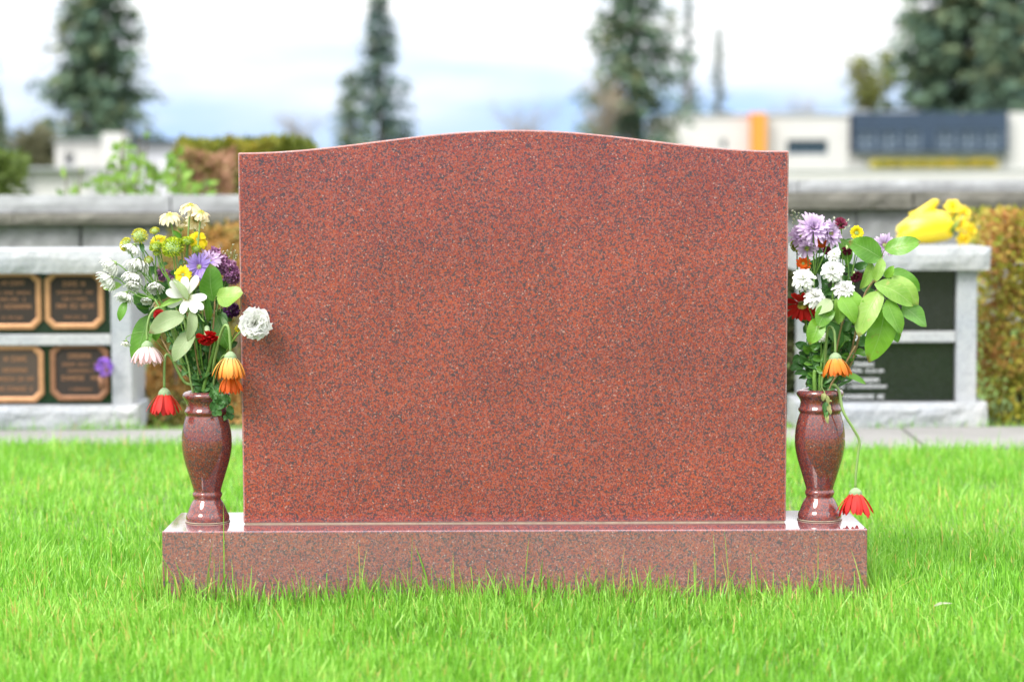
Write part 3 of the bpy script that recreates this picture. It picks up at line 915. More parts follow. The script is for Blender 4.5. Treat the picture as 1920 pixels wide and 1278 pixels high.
def gyp(side, label, sx, sy, pts, u):
    p = Plant('gypsophila', label, 'flower', side, u)
    p.stem(P3(sx, sy, .03), [], .0012)
    st, fl = MB(), MB()
    base = P3(sx, sy, .03)
    for (px, py) in pts:
        e = P3(px, py, .03 + RF.uniform(-.01, .01))
        st.tube([q - p.o for q in spline([base, base.lerp(e, .5) + Vector((RF.uniform(-.006, .006), 0, .004)), e], 4)], .0005, 4)
        for k in range(7):
            d = Vector((RF.gauss(0, 1), RF.gauss(0, 1), RF.gauss(.3, 1))).normalized()
            fl.card(e - p.o, d, d.orthogonal(), .0032, .0022, RF.random())
    st.build('sprigs', M_STEMP, p.root); f = fl.build('florets', M_GYP, p.root, False); f['kind'] = 'stuff'
gyp('L', 'sprig of tiny white baby’s breath by the headstone edge, left vase'.replace('’', ''), 425, 520, [(437, 459), (401, 466), (418, 472), (426, 470), (434, 474), (440, 470), (442, 484), (430, 482), (441, 491), (436, 497), (443, 478), (422, 476), (438, 488), (414, 477)], .013)

p = Plant('leafy_branch', 'leafy branch with an upright leaf and a pale round leaf, left vase', 'branch', 'L', .010)
p.stem(P3(404, 548, -.03), [P3(392, 680, -.01), P3(400, 610, -.025)], .0020, M_STEMB)
p.leaf(P3(400, 564, -.03), P3(395, 494, -.035), .050, LF_MID, (.25, -1, .15), .05, .10)
p.leaf(P3(407, 556, -.04), P3(455, 551, -.06), .044, LF_SALALP, (0, -1, .25), .05, .06, a=.42, c=.42)
p.leaf(P3(391, 603, -.03), P3(388, 556, -.04), .016, LF_MID, (.5, -1, .1), .05, .2)
p.leaf(P3(404, 590, -.01), P3(432, 657, -.02), .036, LF_MID, (.2, -1, .3), .08, .15)
p.leaf(P3(415, 585, .0), P3(420, 618, -.02), .020, LF_DARK, (.4, -1, .2), .08, .2)
p.leaf(P3(402, 640, .0), P3(416, 682, -.01), .024, LF_MID, (.2, -1, .2), .08, .2, wav=.08)
p = Plant('leafy_branch', 'branch of pale drooping leaves hanging over the middle, left vase', 'branch', 'L', -.002)
p.stem(P3(350, 585, -.05), [P3(372, 690, -.015), P3(362, 630, -.04)], .0018, M_STEMB)
p.leaf(P3(346, 590, -.055), P3(279, 624, -.07), .038, LF_PALE, (.1, -1, .55), .10, .12)
p.leaf(P3(364, 622, -.05), P3(326, 678, -.065), .036, LF_PALE, (-.3, -1, .3), .10, .10)
p.leaf(P3(360, 580, -.05), P3(352, 640, -.062), .022, LF_PALE, (.5, -1, .2), .08, .25)
p.leaf(P3(342, 560, -.05), P3(298, 576, -.05), .012, LF_SALALP, (0, -1, .6), .1, .25)
p.leaf(P3(365, 600, -.03), P3(372, 640, -.035), .018, LF_DARK, (.3, -1, .3), .1, .2)
p = Plant('leafy_branch', 'long green leaves behind the pink gerbera, left vase', 'branch', 'L', -.012)
p.stem(P3(278, 590, .03), [P3(335, 690, .015), P3(300, 630, .03)], .0018, M_STEMB)
p.leaf(P3(280, 590, .03), P3(252, 682, .015), .042, LF_MID, (-.2, -1, .2), .06, .12)
p.leaf(P3(285, 572, .03), P3(246, 556, .02), .032, LF_MID, (0, -1, .5), .05, .15)
p.leaf(P3(288, 600, .03), P3(292, 640, .02), .026, LF_SALAL, (.2, -1, .3), .06, .15)
p.leaf(P3(300, 560, .03), P3(316, 525, .02), .026, LF_DARK, (.2, -1, .3), .06, .15)

p = Plant('red_carnation', 'small red carnation bud at the left of centre, left vase', 'flower', 'L', -.004)
e = P3(299, 592, -.055); p.stem(e, [P3(352, 690, -.01), P3(318, 630, -.03)], .0017); p.carnation(e, (-.35, -.8, .1), .0125, P_CRIM, 22)
p = Plant('red_carnation', 'red carnation hanging in the middle with pale calyx above, left vase', 'flower', 'L', .006)
e = P3(389, 632, -.055); p.stem(e + Vector((-.006, 0, .030)), [P3(380, 690, -.01), P3(374, 630, -.03), P3(370, 590, -.045), P3(378, 598, -.052)], .0017)
p.carnation(e, (.1, -.45, -.9), .0195, P_CRIM, 34)

p = Plant('gerbera', 'pale pink hanging gerbera at the left, left vase', 'flower', 'L', -.010)
e = P3(276, 642, -.045); p.stem(e + Vector((0, 0, .004)), [P3(345, 690, -.01), P3(318, 605, -.03), P3(300, 577, -.04), P3(283, 588, -.045), P3(276, 615, -.045)], .0031, M_STEMP)
p.gerbera(e, (.03, -.12, -1), .040, .0088, P_PINK, 30, (58, 14), cr=.0125)
p = Plant('white_daisy', 'tiny white daisy on a thread-thin stem left of the pink gerbera, left vase', 'flower', 'L', -.012)
e = P3(236, 642, -.03); p.stem(e, [P3(330, 680, 0), P3(275, 626, -.02), P3(240, 630, -.03)], .0009); p.daisy(e, (-.15, -.4, -1), .0095, .003, P_WHITE, 14, (80, 30), 2, .0042, M_DISC, spread=10)
p = Plant('gerbera', 'red gerbera hanging left of the vase rim, left vase', 'flower', 'L', -.016)
e = P3(308, 730, -.03); p.stem(e + Vector((0, 0, .003)), [P3(345, 715, -.01), P3(322, 672, -.022), P3(311, 666, -.028), P3(308, 690, -.03)], .0033, M_STEMP)
p.gerbera(e, (.03, -.1, -1), .043, .0105, P_RED, 20, (40, 16), cr=.0125)
p = Plant('gerbera', 'yellow-orange gerbera hanging in front of the headstone edge, left vase', 'flower', 'L', .012)
e = P3(432, 662, -.085); p.stem(e + Vector((0, 0, .004)), [P3(400, 690, -.03), P3(410, 640, -.06), P3(420, 612, -.08), P3(428, 614, -.085), P3(431, 640, -.085)], .0030, M_STEMP)
p.gerbera(e, (.0, -.12, -1), .045, .0088, P_ORYE, 28, (40, -2), cr=.0125)
p = Plant('gerbera', 'deep orange gerbera peeping below the yellow-orange one, left vase', 'flower', 'L', .015)
e = P3(432, 699, -.062); p.stem(e + Vector((0, 0, .003)), [P3(404, 700, -.02), P3(418, 668, -.05), P3(430, 672, -.06)], .0026, M_STEMP)
p.gerbera(e, (.0, -.10, -1), .034, .0085, P_ORNG, 22, (50, 4), cr=.011)
p = Plant('white_carnation', 'white carnation in front of the headstone face, left vase', 'flower', 'L', .016)
e = P3(478, 606, -.078); p.stem(e + Vector((-.006, .026, -.008)), [P3(408, 690, -.02), P3(436, 640, -.055), P3(456, 618, -.06)], .0017); p.carnation(e, (.15, -.95, .15), .0285, P_WHITE, 54)

# ferny chrysanthemum foliage filling the vase mouth
def foliage(side, label, items, mat, spilled=(), u=.0):
    p = Plant('foliage_sprig', label, 'foliage', side, u)
    for (px0, py0, px1, py1, dy, nl, lw) in items:
        nl = int(nl * 1.8); lw *= 1.25
        tip = P3(px1, py1, dy)
        p.stem(tip, [P3(px0, py0, dy * .5)], .0014, M_STEMD)
        pts = p.last[len(p.last) // 3:]
        for i in range(nl):
            b = pts[min(len(pts) - 1, int((i + .5) / nl * len(pts)))]
            sd = 1 if i % 2 else -1
            t = b + Vector((sd * RF.uniform(.012, .030), RF.uniform(-.02, .008), RF.uniform(-.016, .022)))
            p.leaf(b, t, lw * RF.uniform(.7, 1.2), mat, (RF.uniform(-.5, .5), -1, RF.uniform(0, .7)), .10, .2, .10, False)
    for path_ in spilled:
        pp = [P3(*q) for q in path_]
        p.stem(pp[-1], pp[:-1], .0013, M_STEMD)
        pts = p.last[-max(4, len(p.last) // 2):]
        for i in range(7):
            b = pts[min(len(pts) - 1, int(i / 7 * len(pts)))]
            t = b + Vector(((1 if i % 2 else -1) * RF.uniform(.004, .012), RF.uniform(-.008, 0), -RF.uniform(.008, .020)))
            p.leaf(b, t, lw * RF.uniform(.6, 1.0), mat, (RF.uniform(-.4, .4), -1, RF.uniform(0, .5)), .08, .2, .14, False)
    return p
foliage('L', 'dark green foliage spilling over the rim, left vase', [(362, 690, 345, 620, .0, 8, .016), (395, 690, 400, 625, .0, 8, .016), (380, 700, 378, 640, .01, 7, .015), (372, 700, 330, 640, .015, 7, .014), (405, 700, 425, 650, .015, 7, .015)],
        LF_DARK, [[(396, 725, -.025), (403, 735, -.045), (404, 752, -.048), (406, 776, -.046)], [(402, 722, -.01), (412, 738, -.047), (414, 756, -.045)], [(412, 722, .0), (424, 745, -.02), (430, 768, -.022), (429, 782, -.022)]])
foliage('L', 'mid green foliage behind the white daisy, left vase', [(350, 640, 322, 560, .03, 9, .018), (372, 640, 368, 545, .03, 9, .018), (395, 640, 412, 540, .04, 9, .018), (355, 620, 345, 540, .035, 8, .016), (330, 630, 300, 580, .03, 8, .016)], LF_DARK)
foliage('L', 'fine dark foliage among the white drooping flowers, left vase', [(335, 620, 275, 515, .03, 8, .012), (345, 620, 300, 500, .035, 8, .012), (372, 620, 335, 495, .035, 8, .012), (390, 620, 380, 520, .045, 7, .013), (340, 650, 262, 570, .03, 8, .014), (396, 640, 430, 560, .04, 7, .013)], LF_DARK)
# thick cut stems standing in the mouth
for (lab, pts, r, mt) in (('thick pale green bare stem right of centre in the mouth, left vase', [(382, 735, -.012), (392, 690, -.015), (404, 645, -.02), (410, 622, -.02)], .0042, M_STEM),
                          ('brownish bare stem left of centre in the mouth, left vase', [(362, 735, -.012), (354, 690, -.014), (345, 655, -.01)], .0026, M_STEMP)):
    p = Plant('cut_stem', lab, 'stem', 'L', .0)
    p.m = P3(*pts[0]); p.stem(P3(*pts[-1]), [P3(*q) for q in pts[1:-1]], r, mt)

# ------------------------------------------------------------------ right vase
p = Plant('lavender_chrysanthemum', 'cluster of lavender chrysanthemums at the top left, right vase', 'flower', 'R', -.010)
p.stem(P3(1526, 520, .0), [P3(1528, 640, 0)], .0024)
fk = P3(1526, 520, .0)
for (px, py, dy, f, L, n, rows) in ((1525, 428, -.02, (.1, -.85, .45), .031, 20, 4), (1556, 438, -.012, (.45, -.8, .2), .024, 18, 3), (1502, 442, .012, (-.1, -.8, .3), .020, 16, 3), (1534, 448, .01, (.0, -.9, -.1), .020, 16, 3)):
    e = P3(px, py, dy); p.stem(e, [P3(px * .6 + 1526 * .4, 480, dy)], .0016, start=fk)
    p.daisy(e, f, L, .0066, P_LAV, n, (82, 100), rows, .0075, M_DISC, spread=20, jit=9, wav=.05)
p = Plant('lavender_chrysanthemum', 'small drooping lavender flower below the cluster, right vase', 'flower', 'R', -.012)
e = P3(1513, 464, -.02); p.stem(e, [P3(1520, 640, 0), P3(1516, 520, 0)], .0016); p.daisy(e, (.0, -.8, -.6), .020, .006, P_LAV, 14, (80, 60), 2, .006, M_DISC, spread=14)
p = Plant('lavender_chrysanthemum', 'lavender flower half hidden behind the upper leaves, right vase', 'flower', 'R', .014)
e = P3(1658, 460, .03); p.stem(e, [P3(1580, 640, .01), P3(1640, 520, .03)], .0016); p.daisy(e, (.2, -.8, .2), .022, .006, P_LAV, 16, (75, 105), 2, .006, M_DISC, spread=16)

p = Plant('burgundy_carnation', 'withered burgundy flower heads on thin stems, right vase', 'flower', 'R', .004)
p.stem(P3(1580, 560, .0), [P3(1560, 660, 0)], .0020)
for (px, py, r, f, via) in ((1577, 418, .0135, (.1, -.6, .7), (1580, 480)), (1588, 470, .0105, (0, -.6, -.7), (1591, 520)), (1606, 518, .0125, (.2, -.6, -.4), (1596, 540)), (1551, 470, .009, (-.1, -.6, .5), (1564, 520)), (1555, 614, .0090, (-.1, -.5, -.8), (1566, 590)), (1523, 560, .012, (-.3, -.6, .2), (1550, 590))):
    e = P3(px, py, -.008); p.stem(e, [P3(*via, -.004)], .0013, start=P3(1580, 560, .0)); p.carnation(e, f, r, P_BURG, 16, False)
p = Plant('yellow_button_daisy', 'single yellow daisy with green centre, right vase', 'flower', 'R', .006)
e = P3(1606, 437, -.005); p.stem(e, [P3(1570, 640, 0), P3(1600, 500, 0)], .0016); p.daisy(e, (.1, -.95, .25), .0100, .0058, P_YELLOW, 16, (60, 85), 2, .0062, M_BUTTON, spread=18)
p = Plant('button_chrysanthemum', 'lime green button flower against the headstone edge, right vase', 'flower', 'R', -.014)
e = P3(1494, 460, .02); p.stem(e, [P3(1515, 640, .01), P3(1497, 530, .02)], .0017); p.button(e, (-.1, -.8, .3), .0115, M_BUTTON, .8)
p = Plant('orange_flower', 'small orange blossoms below the lavender cluster, right vase', 'flower', 'R', -.008)
p.stem(P3(1520, 540, .02), [P3(1525, 650, .01)], .0018)
for (px, py, L) in ((1540, 455, .010), (1506, 494, .013)):
    e = P3(px, py, -.0); p.stem(e, [P3(px * .5 + 760, 510, .01)], .0013, start=P3(1520, 540, .02)); p.daisy(e, (0, -.9, .2), L, .006, P_ORNG, 12, (60, 85), 2, .004, M_DISC, spread=20)

for (lab, fk, hs) in (('two white chrysanthemums nearest the headstone, right vase', (1530, 610, -.01), ((1506, 522, 40, (-.15, -.75, .5), (1515, 570)), (1528, 556, 40, (.2, -.7, .6), (1531, 590)))),
                      ('two white chrysanthemums in the centre of the bouquet, right vase', (1566, 610, -.01), ((1561, 507, 42, (.0, -.85, .4), (1562, 560)), (1583, 541, 38, (.2, -.7, .6), (1574, 580))))):
    p = Plant('white_chrysanthemum', lab, 'flower', 'R')
    F = P3(*fk); p.stem(F, [P3(fk[0] * .6 + 1536 * .4, 680, 0)], .0022)
    for (px, py, w, f, via) in hs:
        e = P3(px, py, -.042); p.stem(e, [P3(*via, -.03)], .0016, start=F)
        p.daisy(e, f, w * sc * .52, .0075, P_WHITE, 16, (84, 158), 4, .0065, None, spread=26, jit=16, wav=.08, cup=.2)

for (lab, px, py, w) in (('small shaggy white flower under the curled leaves, right vase', 1540, 630, 16), ('small white flower left of the yellow daisy, right vase', 1564, 478, 18)):
    p = Plant('white_chrysanthemum', lab, 'flower', 'R')
    e = P3(px, py, -.03); p.stem(e, [P3(1545, 680, 0), P3(px, py + 45, -.015)], .0014)
    p.daisy(e, (.1, -.8, .5), w * sc * .6, .005, P_WHITE, 13, (80, 140), 3, .004, None, spread=24, jit=16)
p = Plant('gerbera', 'crimson gerbera facing the camera beside the headstone, right vase', 'flower', 'R', -.014)
e = P3(1504, 566, -.012); p.stem(e + Vector((.004, .010, .0)), [P3(1525, 690, 0), P3(1512, 610, .005)], .0026)
p.gerbera(e, (-.1, -.75, -.5), .030, .0095, P_CRIM, 24, (88, 70), cr=.009)

p = Plant('leafy_branch', 'leafy branch with two broad leaves at the top, right vase', 'branch', 'R', .012)
p.stem(P3(1654, 480, .0), [P3(1590, 680, 0), P3(1618, 560, .0), P3(1646, 515, .0)], .0022, M_STEMB)
p.leaf(P3(1652, 484, -.02), P3(1592, 452, -.035), .050, LF_MID, (.1, -1, .35), .06, .08)
p.leaf(P3(1659, 468, -.01), P3(1727, 453, -.025), .040, LF_SALAL, (0, -1, .55), .08, .08)
p.leaf(P3(1634, 492, -.02), P3(1612, 542, -.03), .024, LF_SALALP, (.4, -1, .2), .08, .2)
p.leaf(P3(1654, 484, -.02), P3(1641, 530, -.03), .022, LF_SALALP, (.4, -1, .3), .1, .2)
p.leaf(P3(1576, 446, .01), P3(1588, 500, -.005), .028, LF_MID, (.2, -1, .3), .06, .15)
p = Plant('leafy_branch', 'heavy branch of large drooping leaves at the right, right vase', 'branch', 'R', .015)
p.stem(P3(1690, 520, -.02), [P3(1592, 690, -.0), P3(1620, 600, -.01), P3(1650, 535, -.015)], .0025, M_STEMB)
for (B, T, w, mat, n, bd, fo) in (
        ((1668, 508, -.01), (1725, 545, -.01), .040, LF_MID, (.1, -1, .5), .10, .10),
        ((1640, 532, -.045), (1712, 574, -.06), .042, LF_SALALP, (.05, -1, .75), .08, .10),
        ((1672, 518, -.03), (1722, 572, -.04), .036, LF_SALALP, (.3, -1, .5), .12, .12),
        ((1652, 545, -.05), (1610, 632, -.06), .046, LF_SALALP, (-.25, -1, .35), .08, .08),
        ((1660, 576, -.04), (1628, 679, -.05), .058, LF_SALAL, (-.05, -1, .25), .05, .06),
        ((1662, 562, -.055), (1690, 628, -.065), .044, LF_SALAL, (.2, -1, .4), .08, .08),
        ((1692, 572, -.035), (1737, 612, -.045), .044, LF_MID, (.2, -1, .35), .06, .08),
        ((1672, 600, -.03), (1684, 642, -.03), .026, LF_MID, (.2, -1, .2), .06, .12),
        ((1660, 520, -.03), (1676, 498, -.04), .018, LF_SALAL, (.3, -1, .4), .08, .2)):
    p.leaf(P3(*B), P3(*T), w, mat, n, bd, fo)
p = Plant('leafy_branch', 'branch of curled leaves below the white flowers, right vase', 'branch', 'R', -.002)
p.stem(P3(1600, 540, -.03), [P3(1560, 690, -.01), P3(1578, 610, -.03)], .0022, M_STEMB)
for (B, T, w, mat, n, bd, fo) in (
        ((1576, 556, -.055), (1604, 607, -.065), .040, LF_SALAL, (.2, -1, .3), .10, .10),
        ((1586, 546, -.045), (1618, 592, -.05), .036, LF_SALAL, (.3, -1, .35), .08, .10),
        ((1568, 560, -.05), (1572, 608, -.06), .026, LF_SALALP, (.4, -1, .3), .12, .22),
        ((1558, 562, -.06), (1530, 590, -.07), .030, LF_PALE, (0, -1, .6), .05, .10),
        ((1560, 575, -.06), (1534, 614, -.075), .036, LF_SALAL, (-.3, -1, .1), .06, .12),
        ((1536, 596, -.06), (1518, 646, -.07), .036, LF_SALAL, (-.15, -1, .25), .10, .18),
        ((1548, 600, -.02), (1580, 650, -.02), .030, LF_DARK, (.2, -1, .2), .06, .12)):
    p.leaf(P3(*B), P3(*T), w, mat, n, bd, fo)

p = Plant('gerbera', 'orange gerbera hanging in front of the stems, right vase', 'flower', 'R', .0)
e = P3(1566, 664, -.06); p.stem(e + Vector((0, 0, .004)), [P3(1546, 690, -.02), P3(1550, 630, -.045), P3(1556, 612, -.055), P3(1564, 622, -.06), P3(1566, 645, -.06)], .0030, M_STEMP)
p.gerbera(e, (.02, -.12, -1), .038, .0086, P_ORNG2, 28, (50, 8), cr=.0128)
p = Plant('gerbera', 'red gerbera hanging outside almost to the plinth, right vase', 'flower', 'R', .020)
e = P3(1604, 917, -.04); p.stem(e + Vector((0, 0, .004)), [P3(1572, 730, -.03), P3(1581, 770, -.045), P3(1600, 803, -.043), P3(1611, 825, -.041), P3(1609, 850, -.04), P3(1605, 885, -.04)], .0032, M_STEMP, k=6)
p.gerbera(e, (-.02, -.12, -1), .048, .0118, P_RED, 20, (44, 12), cr=.0135)
gyp('R', 'sprig of tiny white florets at the top left, right vase', 1515, 470, [(1484, 403), (1490, 398), (1494, 406), (1488, 411), (1497, 400), (1486, 418), (1500, 409), (1503, 403), (1486, 395), (1587, 418), (1592, 424), (1584, 428), (1564, 408), (1590, 412)], -.012)
foliage('R', 'dark green foliage crowding the mouth, right vase', [(1520, 690, 1512, 640, .0, 8, .016), (1535, 700, 1530, 620, .01, 8, .016), (1560, 700, 1580, 620, .01, 9, .017), (1575, 700, 1605, 640, .015, 8, .017), (1515, 700, 1498, 660, .01, 7, .013), (1550, 690, 1560, 630, .02, 8, .016), (1545, 640, 1540, 500, .03, 10, .016), (1560, 640, 1585, 520, .03, 10, .016), (1525, 640, 1508, 500, .03, 9, .015)], LF_DARK)
foliage('R', 'dense dark foliage behind the white flowers, right vase', [(1530, 620, 1500, 520, .035, 9, .014), (1540, 600, 1525, 470, .035, 9, .013), (1550, 600, 1550, 460, .035, 9, .013), (1560, 600, 1580, 455, .04, 9, .014), (1570, 620, 1610, 470, .04, 9, .015), (1580, 640, 1640, 520, .045, 9, .016), (1585, 650, 1650, 580, .045, 8, .016), (1540, 660, 1505, 590, .035, 8, .014), (1570, 660, 1600, 590, .04, 8, .016)], LF_DARK)
foliage('R', 'mid green foliage low in the bouquet, right vase', [(1530, 700, 1515, 650, -.01, 6, .011), (1550, 690, 1580, 640, -.01, 6, .012), (1565, 700, 1600, 660, .0, 6, .012)], LF_MID)
p = foliage('R', 'dried sprig hanging over the front of the rim, right vase', [], LF_DRY, [[(1544, 722, -.025), (1547, 735, -.046), (1549, 752, -.044), (1548, 772, -.047), (1550, 788, -.048)]]) if False else None
p = Plant('dried_sprig', 'dried leaf sprig hanging over the front of the rim, right vase', 'sprig', 'R', .004)
p.stem(P3(1551, 785, -.052), [P3(1541, 726, -.03), P3(1547, 737, -.048), P3(1549, 752, -.046), P3(1549, 770, -.050)], .0009, M_STEMP)
for (B, T, w, m_) in (((1546, 736, -.050), (1543, 752, -.052), .010, LF_DRY), ((1549, 740, -.050), (1553, 758, -.052), .008, LF_DRY), ((1549, 752, -.050), (1543, 774, -.054), .011, LF_DARK), ((1550, 756, -.050), (1556, 778, -.054), .011, LF_DRY), ((1549, 768, -.052), (1547, 784, -.055), .009, LF_DARK), ((1550, 770, -.052), (1553, 794, -.055), .008, LF_DRY), ((1552, 748, -.05), (1560, 753, -.052), .005, LF_DRY)):
    p.leaf(P3(*B), P3(*T), w, m_, (RF.uniform(-.5, .5), -1, .3), .1, .25, .15, False)
p = Plant('leafy_sprig', 'thin pointed leaf sprig reaching right from the mouth, right vase', 'sprig', 'R', .014)
p.stem(P3(1585, 706, -.02), [P3(1572, 722, -.015)], .0013, M_STEMD)
p.leaf(P3(1576, 700, -.022), P3(1624, 720, -.03), .013, LF_MID, (0, -1, .8), .10, .15)
p.leaf(P3(1572, 724, -.02), P3(1598, 712, -.03), .007, LF_DARK, (0, -1, .6), .06, .15)
for (lab, pts, r, mt) in (('thick pale green bare stem left of centre in the mouth, right vase', [(1528, 730, -.016), (1527, 700, -.017), (1529, 694, -.017)], .0048, M_STEM),
                          ('long green bare stem slanting up to the right in the mouth, right vase', [(1536, 730, -.012), (1541, 680, -.016), (1550, 630, -.02)], .0036, M_STEM),
                          ('yellowish woody bare stem slanting right in the mouth, right vase', [(1555, 730, -.012), (1580, 690, -.02), (1604, 648, -.03)], .0026, M_STEMB)):
    p = Plant('cut_stem', lab, 'stem', 'R', .0)
    p.m = P3(*pts[0]); p.stem(P3(*pts[-1]), [P3(*q) for q in pts[1:-1]], r, mt)
# ================================================================== BACKGROUND
# ------------------------------------------------------------------ niche walls (columbaria)
M_BRONZE = m_plain('bronze', (0.46, 0.24, 0.12), 0.42, 0.5, var=0.15, vscale=40)
M_BRONZED = m_plain('dull_bronze', (0.22, 0.105, 0.055), 0.5, 0.4, var=0.2, vscale=40)
M_FIELD = m_plain('dark_bronze_field', (0.026, 0.018, 0.014), 0.6, 0.3)
M_FIELD2 = m_plain('brown_bronze_field', (0.06, 0.043, 0.032), 0.6, 0.3)
M_LETTER = m_plain('bronze_lettering', (0.34, 0.17, 0.095), 0.4, 0.5)
M_ENGR = m_plain('silver_engraving', (0.62, 0.63, 0.66), 0.6)
M_GREENP = m_plain('dark_green_panel', (0.010, 0.022, 0.016), 0.12)

def glyph_line(mb, cx, z, width, h, y, rnd, dep=0.0016):
    """a row of worn raised characters too small to read"""
    x = cx - width / 2
    while x < cx + width / 2:
        cw = h * rnd.uniform(0.45, 0.8)
        if rnd.random() < 0.13:
            x += cw; continue
        k = rnd.randrange(3)
        st = cw * 0.26
        mb.box(x, x + st, y - dep, y, z, z + h)
        if k != 1: mb.box(x + cw - st, x + cw, y - dep, y, z, z + h)
        if k == 0: mb.box(x + st, x + cw - st, y - dep * 0.9, y, z + h * 0.4, z + h * 0.6)
        if k == 1: mb.box(x + st, x + cw, y - dep * 0.9, y, z + h * 0.78, z + h); mb.box(x + st, x + cw, y - dep * 0.9, y, z, z + h * 0.22)
        if k == 2: mb.box(x + st, x + cw - st, y - dep * 0.9, y, z + h * 0.8, z + h)
        x += cw + h * 0.22

def chamf(w, h, c):
    return [(-w + c, -h), (w - c, -h), (w, -h + c), (w, h - c), (w - c, h), (-w + c, h), (-w, h - c), (-w, -h + c)]

def plaque(root, cx, cz, y, rnd, rimmat, fieldmat, lines):
    w, h = 0.098, 0.097
    M = Matrix.Translation((cx, y, cz))
    o1 = chamf(w, h, 0.028); o2 = chamf(w - 0.018, h - 0.018, 0.020)
    mb = MB()
    mb.add([(x, -0.006, z) for x, z in o1] + [(x, 0.0, z) for x, z in o1],
           [tuple(range(8))] + [(i, (i + 1) % 8, (i + 1) % 8 + 8, i + 8)[::-1] for i in range(8)])
    pl = mb.build('niche_plaque', fieldmat, root, False, M)
    mb = MB()
    rings = [(o1, -0.0062), (o1, -0.0105), (chamf(w - 0.004, h - 0.004, 0.0265), -0.0125), (chamf(w - 0.014, h - 0.014, 0.021), -0.0125), (o2, -0.0105), (o2, -0.0062)]
    vs = []
    for oo, yy in rings: vs += [(x, yy, z) for x, z in oo]
    fs = []
    for r in range(len(rings) - 1):
        for i in range(8):
            fs.append((r * 8 + i, r * 8 + (i + 1) % 8, (r + 1) * 8 + (i + 1) % 8, (r + 1) * 8 + i))
    mb.add(vs, fs); mb.build('rim', rimmat, pl, False)
    mb = MB()
    for (lz, lw, lh) in lines: glyph_line(mb, 0, lz, lw, lh, -0.0061, rnd)
    mb.build('lettering', M_LETTER, pl, False)
    return pl

def niche_unit(x0, x1, y0, label, posts, seed):
    root = empty('niche_wall', ((x0 + x1) / 2, y0, 0), label, 'columbarium', 'granite niche walls')
    cx = (x0 + x1) / 2
    hw = (x1 - x0) / 2
    rough_box('plinth', M_GREYR, -hw, hw, 0, 0.36, -0.04, 0.086, root, 0.022, 0.010, seed)
    rough_box('cap', M_GREYR, -hw - 0.004, hw + 0.004, -0.004, 0.36, 0.527, 0.603, root, 0.022, 0.010, seed + 5)
    for (a, b) in posts:
        box_obj('post', M_GREY, a - cx, b - cx, 0.030, 0.33, 0.0835, 0.5275, root, 0.003)
    a, b = posts[0][1] - cx, posts[1][0] - cx
    box_obj('shelf', M_GREY, a + 0.0015, b - 0.0015, 0.034, 0.32, 0.286, 0.322, root, 0.003)
    box_obj('back_slab', M_GREY, a + 0.0015, b - 0.0015, 0.10, 0.335, 0.088, 0.526, root)
    return root, cx, a, b

NY = 3.26
# left unit: bronze plaques on dark green fronts
lx1 = W(258, 760, NY).x
root, cx, a, b = niche_unit(lx1 - 0.66, lx1, NY, 'grey granite niche wall with four bronze plaques at left', [(lx1 - 0.63, lx1 - 0.565), (W(205, 600, NY).x, W(243, 600, NY).x)], 1)
for (z0, z1) in ((0.0875, 0.2845), (0.3235, 0.5255)):
    box_obj('niche_front', M_GREENP, a + 0.003, b - 0.003, 0.062, 0.098, z0, z1, root)
rp = random.Random(11)
L4 = [(0.045, 0.075, 0.016), (0.020, 0.115, 0.010), (-0.002, 0.08, 0.010), (-0.028, 0.120, 0.015), (-0.062, 0.07, 0.008)]
L4b = [(0.040, 0.07, 0.017), (0.004, 0.08, 0.014), (-0.025, 0.11, 0.013), (-0.058, 0.11, 0.013)]
def plx(px, py): q = W(px, py, NY + 0.05); return q.x - cx, q.z
for (px, py, rm, fm, ln) in ((139, 562, M_BRONZE, M_FIELD, L4), (22, 563, M_BRONZE, M_FIELD, L4[1:] + [(0.05, 0.07, 0.014)]),
                            (149, 697, M_BRONZED, M_FIELD, L4), (27, 700, M_BRONZE, M_FIELD2, L4b)):
    x, z = plx(px, py)
    plaque(root, x, z, 0.0618, rp, rm, fm, ln)
# small bud vase with purple flowers fixed beside the lower plaque
q = W(190, 715, NY + 0.0)
pv = empty('plaque_flowers', (q.x, NY - 0.005, q.z - 0.03), 'purple flower bunch in bronze bud vase beside lower bronze plaque', 'flowers')
mb = MB(); mb.lathe([(0.0, 0), (0.005, 0.0), (0.008, 0.02), (0.011, 0.045), (0.010, 0.045), (0.006, 0.02)], 14)
mb.build('bud_vase', M_BRONZED, pv)
mb = MB()
mb.box(-0.002, 0.002, 0.006, 0.06, 0.015, 0.02)
mb.build('bracket', M_BRONZED, pv, False)
mb = MB()
for i in range(70):
    d = Vector((random.gauss(0, 1), random.gauss(0, 1), random.gauss(0.2, 0.8))).normalized()
    p = Vector((0.011, -0.002, 0.078)) + Vector((d.x * 0.021, d.y * 0.02, d.z * 0.024))
    for k in range(3):
        mb.card(p, d + Vector((random.uniform(-.8, .8), random.uniform(-.8, .8), random.uniform(-.8, .8))), d.orthogonal(), 0.012, 0.009, random.random())
mb.build('blossoms', m_random('purple_blossom', [(0, (0.30, 0.12, 0.62)), (1, (0.48, 0.28, 0.80))]), pv, False)
mb = MB(); mb.tube([(0, 0, 0.03), (0.004, 0, 0.055), (0.010, -0.002, 0.075)], 0.0014)
mb.build('stem', m_plain('bud_stem', (0.1, 0.2, 0.05)), pv)

